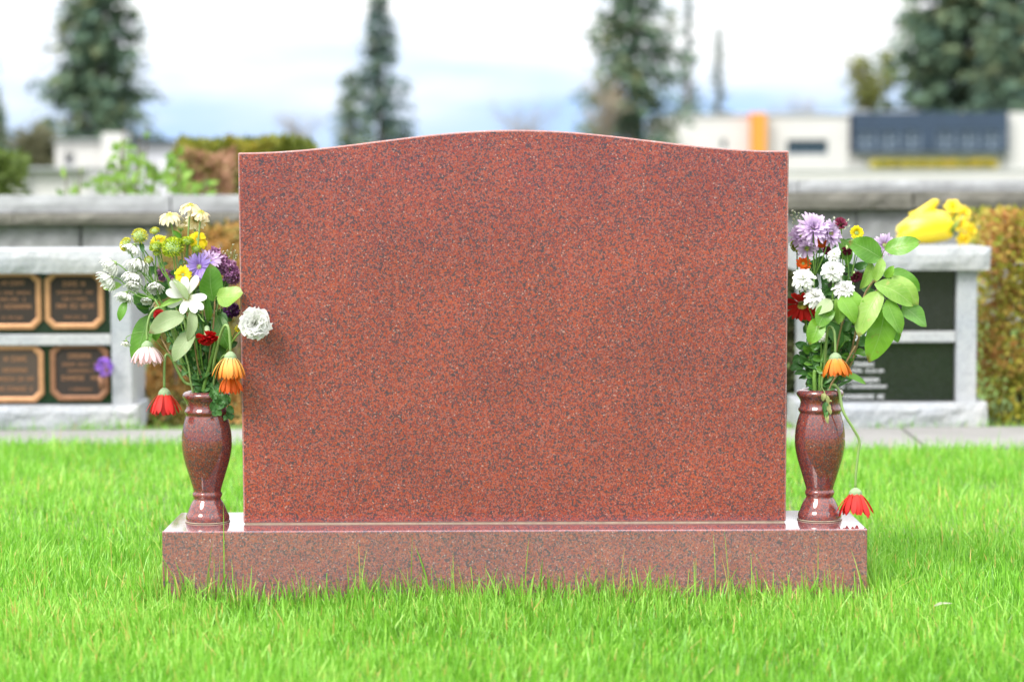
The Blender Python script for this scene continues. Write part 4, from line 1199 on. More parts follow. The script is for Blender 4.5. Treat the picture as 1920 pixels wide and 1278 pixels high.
# right unit: black engraved fronts
rx1 = W(1852, 760, NY).x
root, cx, a, b = niche_unit(rx1 - 0.63, rx1, NY, 'grey granite niche wall with black engraved fronts at right', [(rx1 - 0.60, rx1 - 0.535), (W(1797, 600, NY).x, W(1835, 600, NY).x)], 2)
for (z0, z1) in ((0.0875, 0.2845), (0.3235, 0.5255)):
    fr = box_obj('niche_front', M_BLACK, a + 0.003, b - 0.003, 0.058, 0.098, z0, z1, root)
mb = MB()
for (pa, pb, py, h) in ((1596, 1634, 668, 0.014), (1600, 1637, 686, 0.012), (1592, 1664, 698, 0.010), (1586, 1645, 716, 0.013), (1574, 1662, 727, 0.010), (1581, 1656, 747, 0.013)):
    qa, qb = W(pa, py, NY + 0.058), W(pb, py, NY + 0.058)
    glyph_line(mb, (qa.x + qb.x) / 2 - cx, qa.z, qb.x - qa.x, h, 0.0578, rp, 0.0006)
mb.build('engraving', M_ENGR, root, False)

# ------------------------------------------------------------------ stone walls behind, built of blocks under coping slabs
def stone_wall(xa, xb, y, ztop, zled, zlow, label, seed, courses=4):
    rw = random.Random(seed)
    root = empty('stone_wall', ((xa + xb) / 2, y, 0), label, 'wall', 'block walls behind the niche walls')
    ox = (xa + xb) / 2
    zc = zled
    x = xa
    while x < xb - 0.05:
        L = min(rw.uniform(0.75, 1.15), xb - x)
        rough_box('coping_slab', M_COPE, x + 0.003 - ox, x + L - 0.003 - ox, -0.01, 0.42, zc, ztop + rw.uniform(-.003, .003), root, 0.06, 0.006, rw.random() * 9)
        x += L
    x = xa
    while x < xb - 0.05:
        L = min(rw.uniform(0.6, 1.0), xb - x)
        rough_box('ledge_stone', M_LEDGE, x + 0.003 - ox, x + L - 0.003 - ox, -0.05, 0.40, zlow, zled - 0.002, root, 0.05, 0.008, rw.random() * 9)
        x += L
    hc = (zlow + 0.06) / courses
    for c in range(courses):
        x = xa - rw.uniform(0, 0.2)
        while x < xb - 0.05:
            L = rw.uniform(0.28, 0.55)
            x0, x1 = max(x, xa), min(x + L, xb)
            if x1 - x0 > 0.06:
                rough_box('block', M_STONE, x0 + 0.004 - ox, x1 - 0.004 - ox, rw.uniform(-.006, .008), 0.34, -0.06 + c * hc + 0.003, -0.06 + (c + 1) * hc - 0.003, root, 0.06, 0.010, rw.random() * 9)
            x += L
    return root
WY = 4.98
M_LEDGE = m_plain('weathered_ledge_stone', (0.125, 0.12, 0.105), 0.9, var=0.4, vscale=14, bump=0.8)
zl = W(200, 384, WY - 0.05).z
zr = W(1700, 357, WY - 0.05).z
stone_wall(-4.2, -0.012, WY, W(200, 366, WY).z, W(200, 398, WY).z, W(200, 420, WY).z, 'grey stone block wall behind the bronze plaque niche wall', 21)
stone_wall(0.012, 4.2, WY, W(1700, 336, WY).z, W(1700, 359, WY).z, W(1700, 391, WY).z, 'grey stone block wall behind the yellow flowers', 22)

# ------------------------------------------------------------------ hedges and shrubs
M_TWIG = m_plain('twig_bark', (0.10, 0.07, 0.045), 0.9)
BRONZE_LEAF = [(0, (0.36, 0.15, 0.05)), (0.22, (0.38, 0.21, 0.06)), (0.40, (0.34, 0.28, 0.045)), (0.60, (0.20, 0.24, 0.03)), (0.82, (0.38, 0.34, 0.04)), (1, (0.09, 0.10, 0.02))]
def hedge(name, label, x0, x1, y0, y1, z0, z1, n, leaf, stops, seed, group=None, gaps=0.35, slope=0.0):
    rh = random.Random(seed)
    cx, cy = (x0 + x1) / 2, (y0 + y1) / 2
    root = empty(name, (cx, cy, z0), label, 'hedge', group)
    hx, hy, H = (x1 - x0) / 2, (y1 - y0) / 2, z1 - z0
    mb = MB()
    ns = max(4, int(hx * hy * 4 * 30))
    for i in range(min(ns, 26)):
        bx, by = rh.uniform(-hx, hx) * .8, rh.uniform(-hy, hy) * .7
        p = [Vector((bx, by, -0.03))]
        for k in range(4):
            p.append(p[-1] + Vector((rh.uniform(-.05, .05), rh.uniform(-.05, .05), H * 0.22)))
        mb.tube(p, [0.009, 0.008, 0.006, 0.004, 0.002], 5)
    mb.build('branches', M_TWIG, root)
    mb = MB()
    made = 0
    while made < n:
        # most leaves near the outer faces, thinned where the hedge is patchy
        f = rh.random()
        dep = abs(rh.gauss(0, 0.12))
        x, y, z = rh.uniform(-1, 1), rh.uniform(-1, 1), rh.random()
        if f < 0.55: y = -1 + dep * 1.6
        elif f < 0.72: z = 1 - dep
        elif f < 0.86: x = (1 - dep) * rh.choice((-1, 1))
        q = Vector((x * hx, y * hy, z * H))
        nz = mnoise.noise(Vector((cx + q.x, q.y, q.z)) * 7 + Vector((seed, 0, 0)))
        if nz < -gaps and rh.random() < 0.85: continue
        bul = 1 + 0.10 * mnoise.noise(Vector((q.x, q.z, seed)) * 6)
        q = Vector((q.x * bul, q.y * bul, q.z * (1 + 0.06 * mnoise.noise(Vector((cx + q.x, q.y, seed)) * 9))))
        q.y += slope * q.z
        d = Vector((rh.gauss(0, .6), rh.gauss(-.4, .6), rh.gauss(.5, .6)))
        patch = 0.5 + 0.42 * mnoise.noise(Vector((cx + q.x, q.y, q.z)) * 4.5 + Vector((0, seed, 0))) * 1.3 + rh.gauss(0, 0.14)
        mb.card(q, d, (rh.gauss(0, .5), -1, rh.gauss(0.4, .5)), leaf * rh.uniform(.7, 1.3), leaf * rh.uniform(.45, .7), min(1, max(0, patch)))
        made += 1
    fo = mb.build('foliage', m_random(name + '_leaf_' + str(seed), stops, 0.55, 0.25), root, False)
    fo['kind'] = 'stuff'
    return root

hz = lambda px, py, y: W(px, py, y)
hedge('hedge', 'tall bronze and green cedar hedge right of the black niche wall', hz(1850, 500, 3.5).x + 0.015, 2.75, 3.40, 4.10, 0.0, hz(1880, 402, 3.5).z, 15000, 0.030, BRONZE_LEAF, 31, 'bronze hedges')
hedge('hedge', 'low brown hedge between the bronze plaques and the headstone', hz(268, 500, 3.6).x, hz(700, 500, 3.6).x, 3.42, 3.85, 0.0, hz(400, 428, 4.3).z, 14000, 0.030,
      [(0, (0.42, 0.22, 0.06)), (0.35, (0.34, 0.19, 0.055)), (0.6, (0.24, 0.20, 0.05)), (0.8, (0.13, 0.13, 0.03)), (1, (0.06, 0.07, 0.02))], 32, 'bronze hedges', slope=1.35)
hedge('hedge', 'dark green shrub row behind the right granite vase', hz(1380, 600, 3.75).x, hz(1555, 600, 3.75).x, 3.68, 4.2, 0.0, hz(1490, 470, 3.75).z, 6000, 0.03,
      [(0, (0.05, 0.07, 0.03)), (0.5, (0.08, 0.10, 0.04)), (1, (0.16, 0.14, 0.05))], 33)
# clipped hedges on the terrace
TZ = 0.30
hedge('hedge', 'clipped yellow-green hedge on the terrace left of the headstone', hz(330, 300, 8.5).x, hz(572, 300, 8.5).x, 8.5, 9.3, TZ, hz(450, 266, 8.5).z, 9000, 0.045,
      [(0, (0.07, 0.10, 0.015)), (0.5, (0.13, 0.16, 0.02)), (0.8, (0.24, 0.23, 0.025)), (1, (0.34, 0.26, 0.04))], 34)
hedge('hedge', 'reddish brown shrub on the terrace in front of the yellow-green hedge', hz(345, 340, 7.4).x, hz(425, 340, 7.4).x, 7.4, 7.9, TZ, hz(390, 292, 7.4).z, 2600, 0.04,
      [(0, (0.24, 0.12, 0.08)), (0.6, (0.34, 0.19, 0.11)), (1, (0.2, 0.25, 0.05))], 35, gaps=0.1)
hedge('hedge', 'long low yellow hedge in front of the far office building', hz(1648, 310, 60).x, hz(1866, 310, 60).x, 60, 61.5, TZ, hz(1750, 306, 60).z, 7000, 0.14,
      [(0, (0.14, 0.18, 0.02)), (0.4, (0.34, 0.30, 0.02)), (1, (0.50, 0.38, 0.03))], 36)

def leafy_shrub(label, stems, y, leaf, stops, seed, nleaf=26):
    """open shrub of separate leafy shoots; stems = list of (px0, px1, py_top)"""
    rs = random.Random(seed)
    c = W(stems[0][0], 340, y)
    root = empty('leafy_shrub', (c.x, y, TZ), label, 'shrub')
    st, lv = MB(), MB()
    for (pa, pb, pt) in stems:
        a = Vector((W(pa, 360, y).x, y + rs.uniform(-.25, .25), TZ - 0.02)) - root.location
        tip = W(pb, pt, y) - root.location + Vector((0, a.y, 0))
        pts = spline([a, a.lerp(tip, 0.5) + Vector((rs.uniform(-.03, .03), 0, 0.03)), tip], 6)
        st.tube(pts, [0.006 - 0.004 * i / len(pts) for i in range(len(pts))], 5)
        for i in range(nleaf):
            t = rs.uniform(0.2, 1.0)
            p = pts[min(len(pts) - 1, int(t * (len(pts) - 1)))]
            d = Vector((rs.gauss(0, 1), rs.gauss(-.3, .8), rs.gauss(.3, .6)))
            lv.card(p + d.normalized() * 0.01, d, (rs.gauss(0, .6), -1, .6), leaf * rs.uniform(.7, 1.3), leaf * .6, rs.random())
    st.build('stems', M_TWIG, root)
    o = lv.build('foliage', m_random('spring_leaf_%d' % seed, stops, 0.45, 0.4), root, False)
    o['kind'] = 'stuff'
    return root
SPR = [(0, (0.11, 0.22, 0.03)), (0.6, (0.17, 0.31, 0.045)), (1, (0.25, 0.40, 0.08))]
leafy_shrub('bright green shrub with open shoots above the wall at left', [(150, 128, 322), (175, 160, 312), (195, 185, 300), (205, 228, 238), (215, 238, 262), (235, 262, 235), (240, 266, 250), (245, 262, 275), (252, 275, 300), (230, 210, 310), (160, 178, 330), (265, 295, 310), (190, 205, 335), (220, 250, 320)], 5.9, 0.055, SPR, 41, 24)
leafy_shrub('bright green shrub above the wall nearest the headstone', [(300, 285, 300), (310, 318, 285), (320, 338, 278), (330, 350, 272), (345, 330, 305), (355, 375, 330), (370, 395, 342), (385, 412, 348), (320, 300, 325), (340, 360, 345), (360, 350, 318), (395, 385, 338), (325, 312, 345)], 5.8, 0.055, SPR, 42, 30)

# ------------------------------------------------------------------ wrapped daffodils lying on the right niche wall
q = W(1735, 452, NY + 0.18)
daf = empty('daffodil_bunch', (q.x, NY + 0.17, 0.606), 'daffodils in crumpled yellow wrap lying on the right niche wall', 'bouquet')
mb = MB()
# crumpled cone of wrapping lying on its side, mouth to the right, twisted tail up
rw = random.Random(5)
prof = [(-0.093, 0.012, 0.036), (-0.088, 0.034, 0.036), (-0.060, 0.047, 0.046), (-0.02, 0.056, 0.058), (0.02, 0.058, 0.063), (0.055, 0.052, 0.063), (0.078, 0.040, 0.060), (0.084, 0.026, 0.058)]
NR = 26
vs, fs = [], []
for i, (x, r, zc) in enumerate(prof):
    for k in range(NR):
        an = 2 * math.pi * k / NR
        rr = r * (1 + 0.10 * mnoise.noise(Vector((x * 30, math.cos(an) * 2, math.sin(an) * 2))) + 0.05 * math.sin(an * 7 + x * 40))
        z = zc + rr * math.sin(an) * 0.98
        vs.append((x + 0.006 * math.sin(an * 5), rr * math.cos(an), max(0.001, z)))
for i in range(len(prof) - 1):
    for k in range(NR):
        fs.append((i * NR + k, i * NR + (k + 1) % NR, (i + 1) * NR + (k + 1) % NR, (i + 1) * NR + k))
fs.append(tuple(range(NR)))
mb.add(vs, fs)
M_WRAP = m_plain('yellow_wrap', (0.78, 0.60, 0.015), 0.35, var=0.10, vscale=25)
mb.build('wrapping', M_WRAP, daf)
mb = MB()
vs, fs = [], []
tail = [((-0.030, 0, 0.085), 0.030, 0.020), ((-0.006, 0, 0.110), 0.020, 0.016), ((0.014, 0, 0.130), 0.015, 0.012), ((0.030, 0, 0.146), 0.011, 0.009), ((0.040, 0, 0.150), 0.007, 0.006)]
for (p, rx, ry) in tail:
    for k in range(14):
        an = 2 * math.pi * k / 14
        q2 = 1 + 0.16 * math.sin(an * 5 + p[2] * 60)
        vs.append((p[0] + rx * math.cos(an) * q2 * 0.85, p[1] + ry * math.sin(an) * q2, p[2] - rx * math.cos(an) * q2 * 0.6))
for i in range(len(tail) - 1):
    for k in range(14):
        fs.append((i * 14 + k, i * 14 + (k + 1) % 14, (i + 1) * 14 + (k + 1) % 14, (i + 1) * 14 + k))
fs.append(tuple(range(4 * 14, 5 * 14)))
mb.add(vs, fs)
mb.build('wrap_tail', M_WRAP, daf)
M_DAF = m_petal('daffodil_petal', [(0, (0.85, 0.62, 0.02)), (1, (0.90, 0.72, 0.05))], 0.5, 0.3)
M_DAFC = m_plain('daffodil_trumpet', (0.86, 0.62, 0.015), 0.5)
M_DLEAF = m_plain('daffodil_green', (0.10, 0.22, 0.05), 0.5)
mb = MB()
for (px, py, fx, fz, dy) in ((1786, 388, -.2, .7, 0), (1806, 400, .4, .5, .03), (1800, 420, .1, .2, -.02), (1818, 432, .6, .2, 0), (1806, 446, .2, -.3, -.03), (1793, 405, -.3, .1, .04)):
    pos = W(px, py, NY + 0.17 + dy) - daf.location
    pos.z = max(pos.z, 0.026)
    f = Vector((fx, -0.75, fz)).normalized()
    Mh = Matrix.Translation(pos) @ f.to_track_quat('Z', 'Y').to_matrix().to_4x4()
    hd = MB(); hd.lathe([(0.004, -0.004), (0.008, 0.004), (0.010, 0.016), (0.013, 0.020), (0.0115, 0.020), (0.007, 0.006)], 14)
    h = hd.build('flower_head', M_DAFC, daf, True, Mh)
    pm = MB()
    for k in range(6):
        pm.petal(0.026, 0.019, R(70), R(88), 0.004, k * math.pi / 3 + rw.uniform(-.1, .1), 0.2, wav=0.05)
    pm.build('petals', M_DAF, h)
    mb.tube(spline([(0.075, rw.uniform(-.01, .01), 0.05), (0.08, dy * .5, pos.z * .6 + 0.02), tuple(pos - f * 0.01), tuple(pos)], 4), 0.0026, 5)
for i in range(9):
    mb.leaf((0.07, rw.uniform(-.02, .02), 0.04 + rw.uniform(-.01, .02)), (0.095 + rw.uniform(-.02, .03), rw.uniform(-.05, .03), 0.06 + rw.uniform(-.035, .07)), 0.012, a=.3, c=.4)
mb.build('stems', M_DLEAF, daf)

# ------------------------------------------------------------------ far buildings
M_CREAM = m_plain('cream_render', (0.50, 0.495, 0.485), 0.85, var=0.05, vscale=0.8)
M_NAVY = m_plain('navy_cladding', (0.018, 0.038, 0.072), 0.6, var=0.12, vscale=1.2)
M_ORANGE = m_plain('orange_panel', (0.58, 0.24, 0.03), 0.55)
M_ORANGE2 = m_plain('orange_red_panel', (0.85, 0.18, 0.02), 0.55)
M_GLASS = m_plain('window_glass', (0.02, 0.04, 0.05), 0.05)
M_GLASSB = m_plain('bright_window_glass', (0.03, 0.05, 0.08), 0.15)
M_FRAME = m_plain('window_frame', (0.55, 0.56, 0.58), 0.5)
M_ROOFG = m_plain('grey_roofing', (0.34, 0.36, 0.38), 0.8, var=0.1, vscale=1)
BD = 145.0

def facade(name, mat, parent, x0, x1, z0, z1, y, depth, ops, reveal=0.25):
    """a wall slab with real openings (ops: x0, x1, z0, z1)"""
    xs = sorted({x0, x1, *[v for o in ops for v in o[:2]]}); zs = sorted({z0, z1, *[v for o in ops for v in o[2:]]})
    mb = MB()
    for i in range(len(xs) - 1):
        for k in range(len(zs) - 1):
            mx, mz = (xs[i] + xs[i + 1]) / 2, (zs[k] + zs[k + 1]) / 2
            if any(o[0] < mx < o[1] and o[2] < mz < o[3] for o in ops): continue
            mb.add([(xs[i], y, zs[k]), (xs[i + 1], y, zs[k]), (xs[i + 1], y, zs[k + 1]), (xs[i], y, zs[k + 1])], [(0, 1, 2, 3)])
    for o in ops:
        a, b, c, d = o
        for q in (((a, c), (b, c)), ((b, c), (b, d)), ((b, d), (a, d)), ((a, d), (a, c))):
            mb.add([(q[0][0], y, q[0][1]), (q[0][0], y + reveal, q[0][1]), (q[1][0], y + reveal, q[1][1]), (q[1][0], y, q[1][1])], [(0, 1, 2, 3)])
    mb.add([(x0, y, z0), (x0, y + depth, z0), (x0, y + depth, z1), (x0, y, z1), (x1, y, z0), (x1, y + depth, z0), (x1, y + depth, z1), (x1, y, z1)],
           [(0, 3, 2, 1), (4, 5, 6, 7), (3, 7, 6, 2), (1, 2, 6, 5)])
    return mb.build(name, mat, parent, False)

M_FRAMEN = m_plain('slate_window_frame', (0.17, 0.22, 0.28), 0.5)
def window(parent, x0, x1, z0, z1, y, gl, muls=(2, 1), fw=0.07, fm=None):
    mb = MB()
    mb.add([(x0, y + 0.05, z0), (x1, y + 0.05, z0), (x1, y + 0.05, z1), (x0, y + 0.05, z1)], [(0, 1, 2, 3)])
    wi = mb.build('window', gl, parent, False)
    mb = MB()
    mb.box(x0, x0 + fw, y - 0.03, y + 0.04, z0, z1); mb.box(x1 - fw, x1, y - 0.03, y + 0.04, z0, z1)
    mb.box(x0 + fw, x1 - fw, y - 0.028, y + 0.04, z1 - fw, z1); mb.box(x0 + fw, x1 - fw, y - 0.028, y + 0.04, z0, z0 + fw)
    for i in range(1, muls[0]):
        xm = x0 + (x1 - x0) * i / muls[0]; mb.box(xm - fw / 2, xm + fw / 2, y - 0.026, y + 0.04, z0 + fw, z1 - fw)
    for i in range(1, muls[1]):
        zm = z0 + (z1 - z0) * i / muls[1]; mb.box(x0 + fw, x1 - fw, y - 0.024, y + 0.04, zm - fw / 2, zm + fw / 2)
    mb.build('frame', fm or M_FRAME, wi, False)

def bx(px, py=300, y=BD): return W(px, py, y).x
def bz(py, px=1500, y=BD): return W(px, py, y).z
off = empty('office_building', (0, BD, TZ), 'low white office building with navy upper floor and orange fin', 'building')
def rel(*v): return v
# coordinates relative to the building's empty
X = lambda px: bx(px); Z = lambda py, px=1500: bz(py, px) - TZ
wins = [(X(1475), X(1552), Z(290), Z(262)), (X(1352), X(1362), Z(278), Z(260))]
facade('wall', M_CREAM, off, X(1234), X(1592), -0.3, Z(216), 0, 14, wins)
for wv in wins: window(off, *wv, 0.2, M_GLASS, (4, 1) if wv[1] - wv[0] > 1 else (1, 1), 0.05, M_FRAMEN)
nw = []
for g in ((1603, 3), (1752, 3)):
    for i in range(3):
        nw.append((X(g[0] + i * 43), X(g[0] + i * 43 + 34), Z(281, 1740), Z(246, 1740)))
facade('navy_storey', M_NAVY, off, X(1598), X(1886), Z(285, 1740), Z(211, 1740), -0.6, 14, nw)
for wv in nw: window(off, *wv, -0.45, M_GLASSB, (2, 2), 0.10, M_FRAMEN)
facade('lower_wall', M_CREAM, off, X(1593), X(1886.5), -0.3, Z(285.3, 1740), 0.3, 13, [])
facade('end_wall', M_CREAM, off, X(1887), X(2150), -0.3, Z(211, 1900), 0.0, 14, [(X(1960), X(2040), Z(285, 1900), Z(255, 1900))])
window(off, X(1960), X(2040), Z(285, 1900), Z(255, 1900), 0.2, M_GLASS, (4, 1))
box_obj('orange_fin', M_ORANGE, X(1409), X(1434), -0.9, 0.0, Z(290), Z(212), off)
box_obj('orange_fin_edge', M_ORANGE2, X(1406), X(1408.6), -0.9, 0.0, Z(290), Z(212), off)
box_obj('parapet', M_FRAME, X(1230), X(1594), -0.15, 0.6, Z(216), Z(213.5), off)
mb = MB(); mb.box(X(1600), X(1640), 2, 4, Z(211, 1740), Z(204, 1740)); mb.build('roof_unit', M_ROOFG, off, False)
mb = MB(); mb.box(X(1660), X(1730), 2, 4, Z(211, 1740), Z(206, 1740)); mb.build('roof_unit', M_ROOFG, off, False)

# pale low buildings at left
LD = 40.0
maus = empty('pale_building', (0, LD, TZ), 'pale low building with square tower behind the green shrub', 'building')
lx = lambda px: W(px, 300, LD).x
lz = lambda py: W(200, py, LD).z - TZ
facade('wall', M_CREAM, maus, lx(104), lx(198), -0.3, lz(263), 0, 4, [(lx(120), lx(140), lz(312), lz(286))])
window(maus, lx(120), lx(140), lz(312), lz(286), 0.15, M_FRAME, (1, 2), 0.03)
facade('tower', M_CREAM, maus, lx(198.5), lx(236), -0.3, lz(250), -0.4, 1.0, [])
box_obj('flat_roof', M_ROOFG, lx(100), lx(198), -0.1, 4.1, lz(263), lz(260.5), maus)
facade('wing', m_plain('lilac_render', (0.60, 0.60, 0.66), 0.8), maus, lx(237), lx(330), -0.3, lz(268), 0.2, 4, [(lx(240), lx(262), lz(268.8), lz(262.5) - 0.07)] if False else [])
box_obj('dark_fascia', M_NAVY, lx(237), lx(330), 0.0, 0.6, lz(268), lz(262), maus)
low = empty('low_pale_building', (0, 24, TZ), 'long low pale wall block above the coping at far left', 'building')
l2 = lambda px: W(px, 300, 24).x
l2z = lambda py: W(60, py, 24).z - TZ
facade('wall', M_CREAM, low, l2(-120), l2(165), -0.3, l2z(318), 0, 2.2, [])
box_obj('pier', M_FRAME, l2(38), l2(52), -0.10, -0.002, -0.25, l2z(320), low)
box_obj('pier', M_FRAME, l2(-60), l2(-46), -0.10, -0.002, -0.25, l2z(320), low)
box_obj('roof_slab', M_ROOFG, l2(-125), l2(168), -0.15, 2.3, l2z(318), l2z(314), low)

gw = empty('garden_wall', (0, 48, TZ), 'low white rendered wall in front of the yellow hedge', 'wall')
facade('wall', M_CREAM, gw, W(1250, 320, 48).x, W(2150, 320, 48).x, -0.3, W(1700, 320, 48).z - TZ, 0, 0.4, [])
box_obj('coping', M_FRAME, W(1248, 320, 48).x, W(2152, 320, 48).x, -0.05, 0.45, W(1700, 320, 48).z - TZ, W(1700, 317.5, 48).z - TZ, gw)

# ------------------------------------------------------------------ trees
M_BARK = m_plain('conifer_bark', (0.11, 0.085, 0.065), 0.95)
M_BARK2 = m_plain('grey_bark', (0.23, 0.20, 0.17), 0.95)
NEEDLE = [(0, (0.045, 0.090, 0.074)), (0.5, (0.088, 0.145, 0.088)), (0.85, (0.140, 0.180, 0.090)), (1, (0.20, 0.21, 0.10))]  # needle tones, both sets, paled and blued to stand in for distance haze
M_NEEDLE = m_random('conifer_needles', NEEDLE, 0.6, 0.18)
M_NEEDLEB = m_random('blue_conifer_needles', [(0, (0.045, 0.090, 0.085)), (0.6, (0.085, 0.140, 0.115)), (1, (0.15, 0.18, 0.10))], 0.6, 0.2)

def conifer(label, px, y, py_top, wpx, mat, seed, dens=1.0, base_py=352, tip=0.06, lean=0.0, z_lo=0.05, expo=0.8, group='conifers beyond the buildings'):
    rt = random.Random(seed)
    c = W(px, 300, y)
    top = W(px, py_top, y).z
    H = top - TZ
    Rm = wpx / FPX * (y - CAM.y) / 2
    root = empty('conifer_tree', (c.x, y, TZ), label, 'tree', group)
    tr = MB()
    tr.tube([(0, 0, -0.2), (0.0, 0, H * .3), (lean * H * .5, 0, H * .6), (lean * H, 0, H * .99)], [H * .018 + .05, H * .014 + .03, H * .008 + .02, 0.012], 8)
    cr = MB()
    nb = int(210 * dens)
    for i in range(nb):
        t = z_lo + (1 - z_lo) * (i + rt.random()) / nb
        prof = (1 - t) ** expo
        L = Rm * (prof + tip * (1 - t)) * rt.uniform(0.55, 1.15) + 0.05 * Rm
        az = rt.uniform(0, 2 * math.pi)
        e = Vector((math.cos(az), math.sin(az), 0))
        o = Vector((lean * H * t, 0, H * t))
        slope = rt.uniform(-0.35, 0.12) + 0.5 * max(0, t - .7)
        pts = [o, o + e * L * .5 + Vector((0, 0, L * slope * .6)), o + e * L + Vector((0, 0, L * slope * .8 + L * .05))]
        tr.tube(pts, [0.02 * H / 12 * (1.2 - t) + .006, 0.012 * H / 12 + .003, 0.004], 4)
        nc = int(9 + 22 * L / Rm)
        shade = rt.gauss(0.45, 0.2)
        for k in range(nc):
            u = rt.uniform(0.12, 1.05)
            p = (pts[0].lerp(pts[1], u * 2) if u < .5 else pts[1].lerp(pts[2], u * 2 - 1)) + Vector((rt.gauss(0, .05), rt.gauss(0, .05), rt.gauss(-.02, .04))) * Rm
            d = e * rt.uniform(.2, 1) + Vector((rt.gauss(0, .6), rt.gauss(0, .6), rt.gauss(-.35, .35)))
            s = Rm * rt.uniform(.10, .22)
            cr.card(p, d, (rt.gauss(0, .5), rt.gauss(-.5, .5), 1), s, s * rt.uniform(.4, .65), min(1, max(0, rt.gauss(shade, .18))))
    tr.build('trunk', M_BARK, root)
    f = cr.build('crown', mat, root, False)
    return root

conifer('broad dark conifer towering over the pale building at left', 188, 95, -95, 270, M_NEEDLE, 51, 1.35, z_lo=0.02, expo=0.62)
conifer('slim blue-green conifer left of centre with fine pointed top', 714, 110, -12, 185, M_NEEDLEB, 52, 0.7, expo=0.85)
conifer('short conifer leaning against the slim blue-green one', 658, 105, 132, 115, M_NEEDLE, 53, 0.6, expo=0.6)
conifer('large conifer rising behind the left end of the office building', 1186, 120, -110, 245, M_NEEDLE, 54, 0.95, z_lo=0.03, expo=0.55)
conifer('thin wispy conifer right beside the large centre-right one', 1290, 150, -20, 90, M_NEEDLEB, 55, 0.5, expo=0.9)
conifer('thinnest conifer standing alone above the office roof', 1347, 150, 52, 70, M_NEEDLEB, 56, 0.55, expo=0.8)
conifer('massive conifer over the navy storey at right', 1795, 170, -190, 330, M_NEEDLE, 57, 1.5, z_lo=0.03, expo=0.45)
conifer('dark conifer cut by the right picture edge', 1905, 160, -160, 210, M_NEEDLE, 58, 1.4, z_lo=0.03, expo=0.5)
conifer('dark conifer cut by the left picture edge', -22, 80, 168, 150, M_NEEDLE, 59, 1.2, expo=0.6)
conifer('narrow conifer poking in from the left edge above', -40, 105, -60, 110, M_NEEDLEB, 60, 0.6, expo=0.7)

def broadleaf(label, px, y, py_top, wpx, stops, seed, nl=1500, bark=None, leaf=0.35, py_low=None, group=None, open_=0.0):
    rt = random.Random(seed)
    c = W(px, 300, y); H = W(px, py_top, y).z - TZ
    Rm = wpx / FPX * (y - CAM.y) / 2
    root = empty('broadleaf_tree', (c.x, y, TZ), label, 'tree', group)
    tr, cr = MB(), MB()
    tr.tube([(0, 0, -.2), (0.02 * H, 0, H * .35), (-.01 * H, 0, H * .7)], [H * .03, H * .022, H * .012], 7)
    ends = []
    for i in range(34):
        t = rt.uniform(.25, .7)
        o = Vector((0, 0, H * t)); az = rt.uniform(0, 6.28)
        e = Vector((math.cos(az) * Rm * rt.uniform(.3, 1.0), math.sin(az) * Rm * rt.uniform(.3, 1.0), (H * .98 - H * t) * rt.uniform(.25, 1)))
        pts = spline([o, o + e * .5 + Vector((0, 0, .06 * H)), o + e], 3)
        tr.tube(pts, [H * .008 * (1 - .8 * k / len(pts)) + .004 for k in range(len(pts))], 4)
        for k in range(7):
            p0 = pts[rt.randrange(2, len(pts))]; dd = Vector((rt.gauss(0, .5), rt.gauss(0, .5), rt.gauss(.55, .4))) * Rm * .4
            tr.tube([p0, p0 + dd * .5, p0 + dd], [.012 * H / 8, .008 * H / 8, .002], 3, False)
            ends.append(p0 + dd * rt.uniform(.5, 1))
    for i in range(nl):
        p = rt.choice(ends) + Vector((rt.gauss(0, .09), rt.gauss(0, .09), rt.gauss(0, .09))) * Rm
        cr.card(p, (rt.gauss(0, 1), rt.gauss(0, 1), rt.gauss(0, 1)), (rt.gauss(0, .5), -.5, 1), leaf * rt.uniform(.6, 1.2), leaf * .6, rt.random())
    tr.build('trunk', bark or M_BARK2, root)
    if nl:
        cr.build('crown', m_random('crown_leaf_%d' % seed, stops, 0.5, 0.3), root, False)
    return root
YG = [(0, (0.10, 0.13, 0.03)), (0.6, (0.17, 0.19, 0.04)), (1, (0.24, 0.23, 0.06))]
BUD = [(0, (0.22, 0.17, 0.12)), (1, (0.30, 0.25, 0.15))]
broadleaf('small yellow-green tree behind the navy storey', 1628, 165, 108, 92, YG, 71, 1500, leaf=.42)
broadleaf('bare budding tree behind the top right of the headstone', 1140, 115, 150, 120, BUD, 72, 900, leaf=.14, group='bare spring trees')
broadleaf('bare budding tree above the crown of the headstone', 985, 190, 196, 150, BUD, 73, 500, leaf=.16, group='bare spring trees')
broadleaf('low bare tree left of the slim conifer', 560, 190, 208, 120, BUD, 74, 300, leaf=.16, group='bare spring trees')
broadleaf('low bare tree above the middle of the office roof', 1500, 210, 178, 140, BUD, 75, 300, leaf=.16, group='bare spring trees')
broadleaf('dim bare thicket between the two leftmost conifers', 62, 75, 252, 110, [(0, (0.07, 0.08, 0.04)), (1, (0.16, 0.15, 0.08))], 76, 1600, leaf=.22)
sh = hedge('hedge', 'rounded dark green clipped shrub at the left picture edge', W(-60, 330, 9).x, W(12, 330, 9).x, 9, 9.7, TZ, W(0, 292, 9).z, 3000, .05, [(0, (0.06, 0.10, 0.02)), (1, (0.14, 0.20, 0.04))], 37)

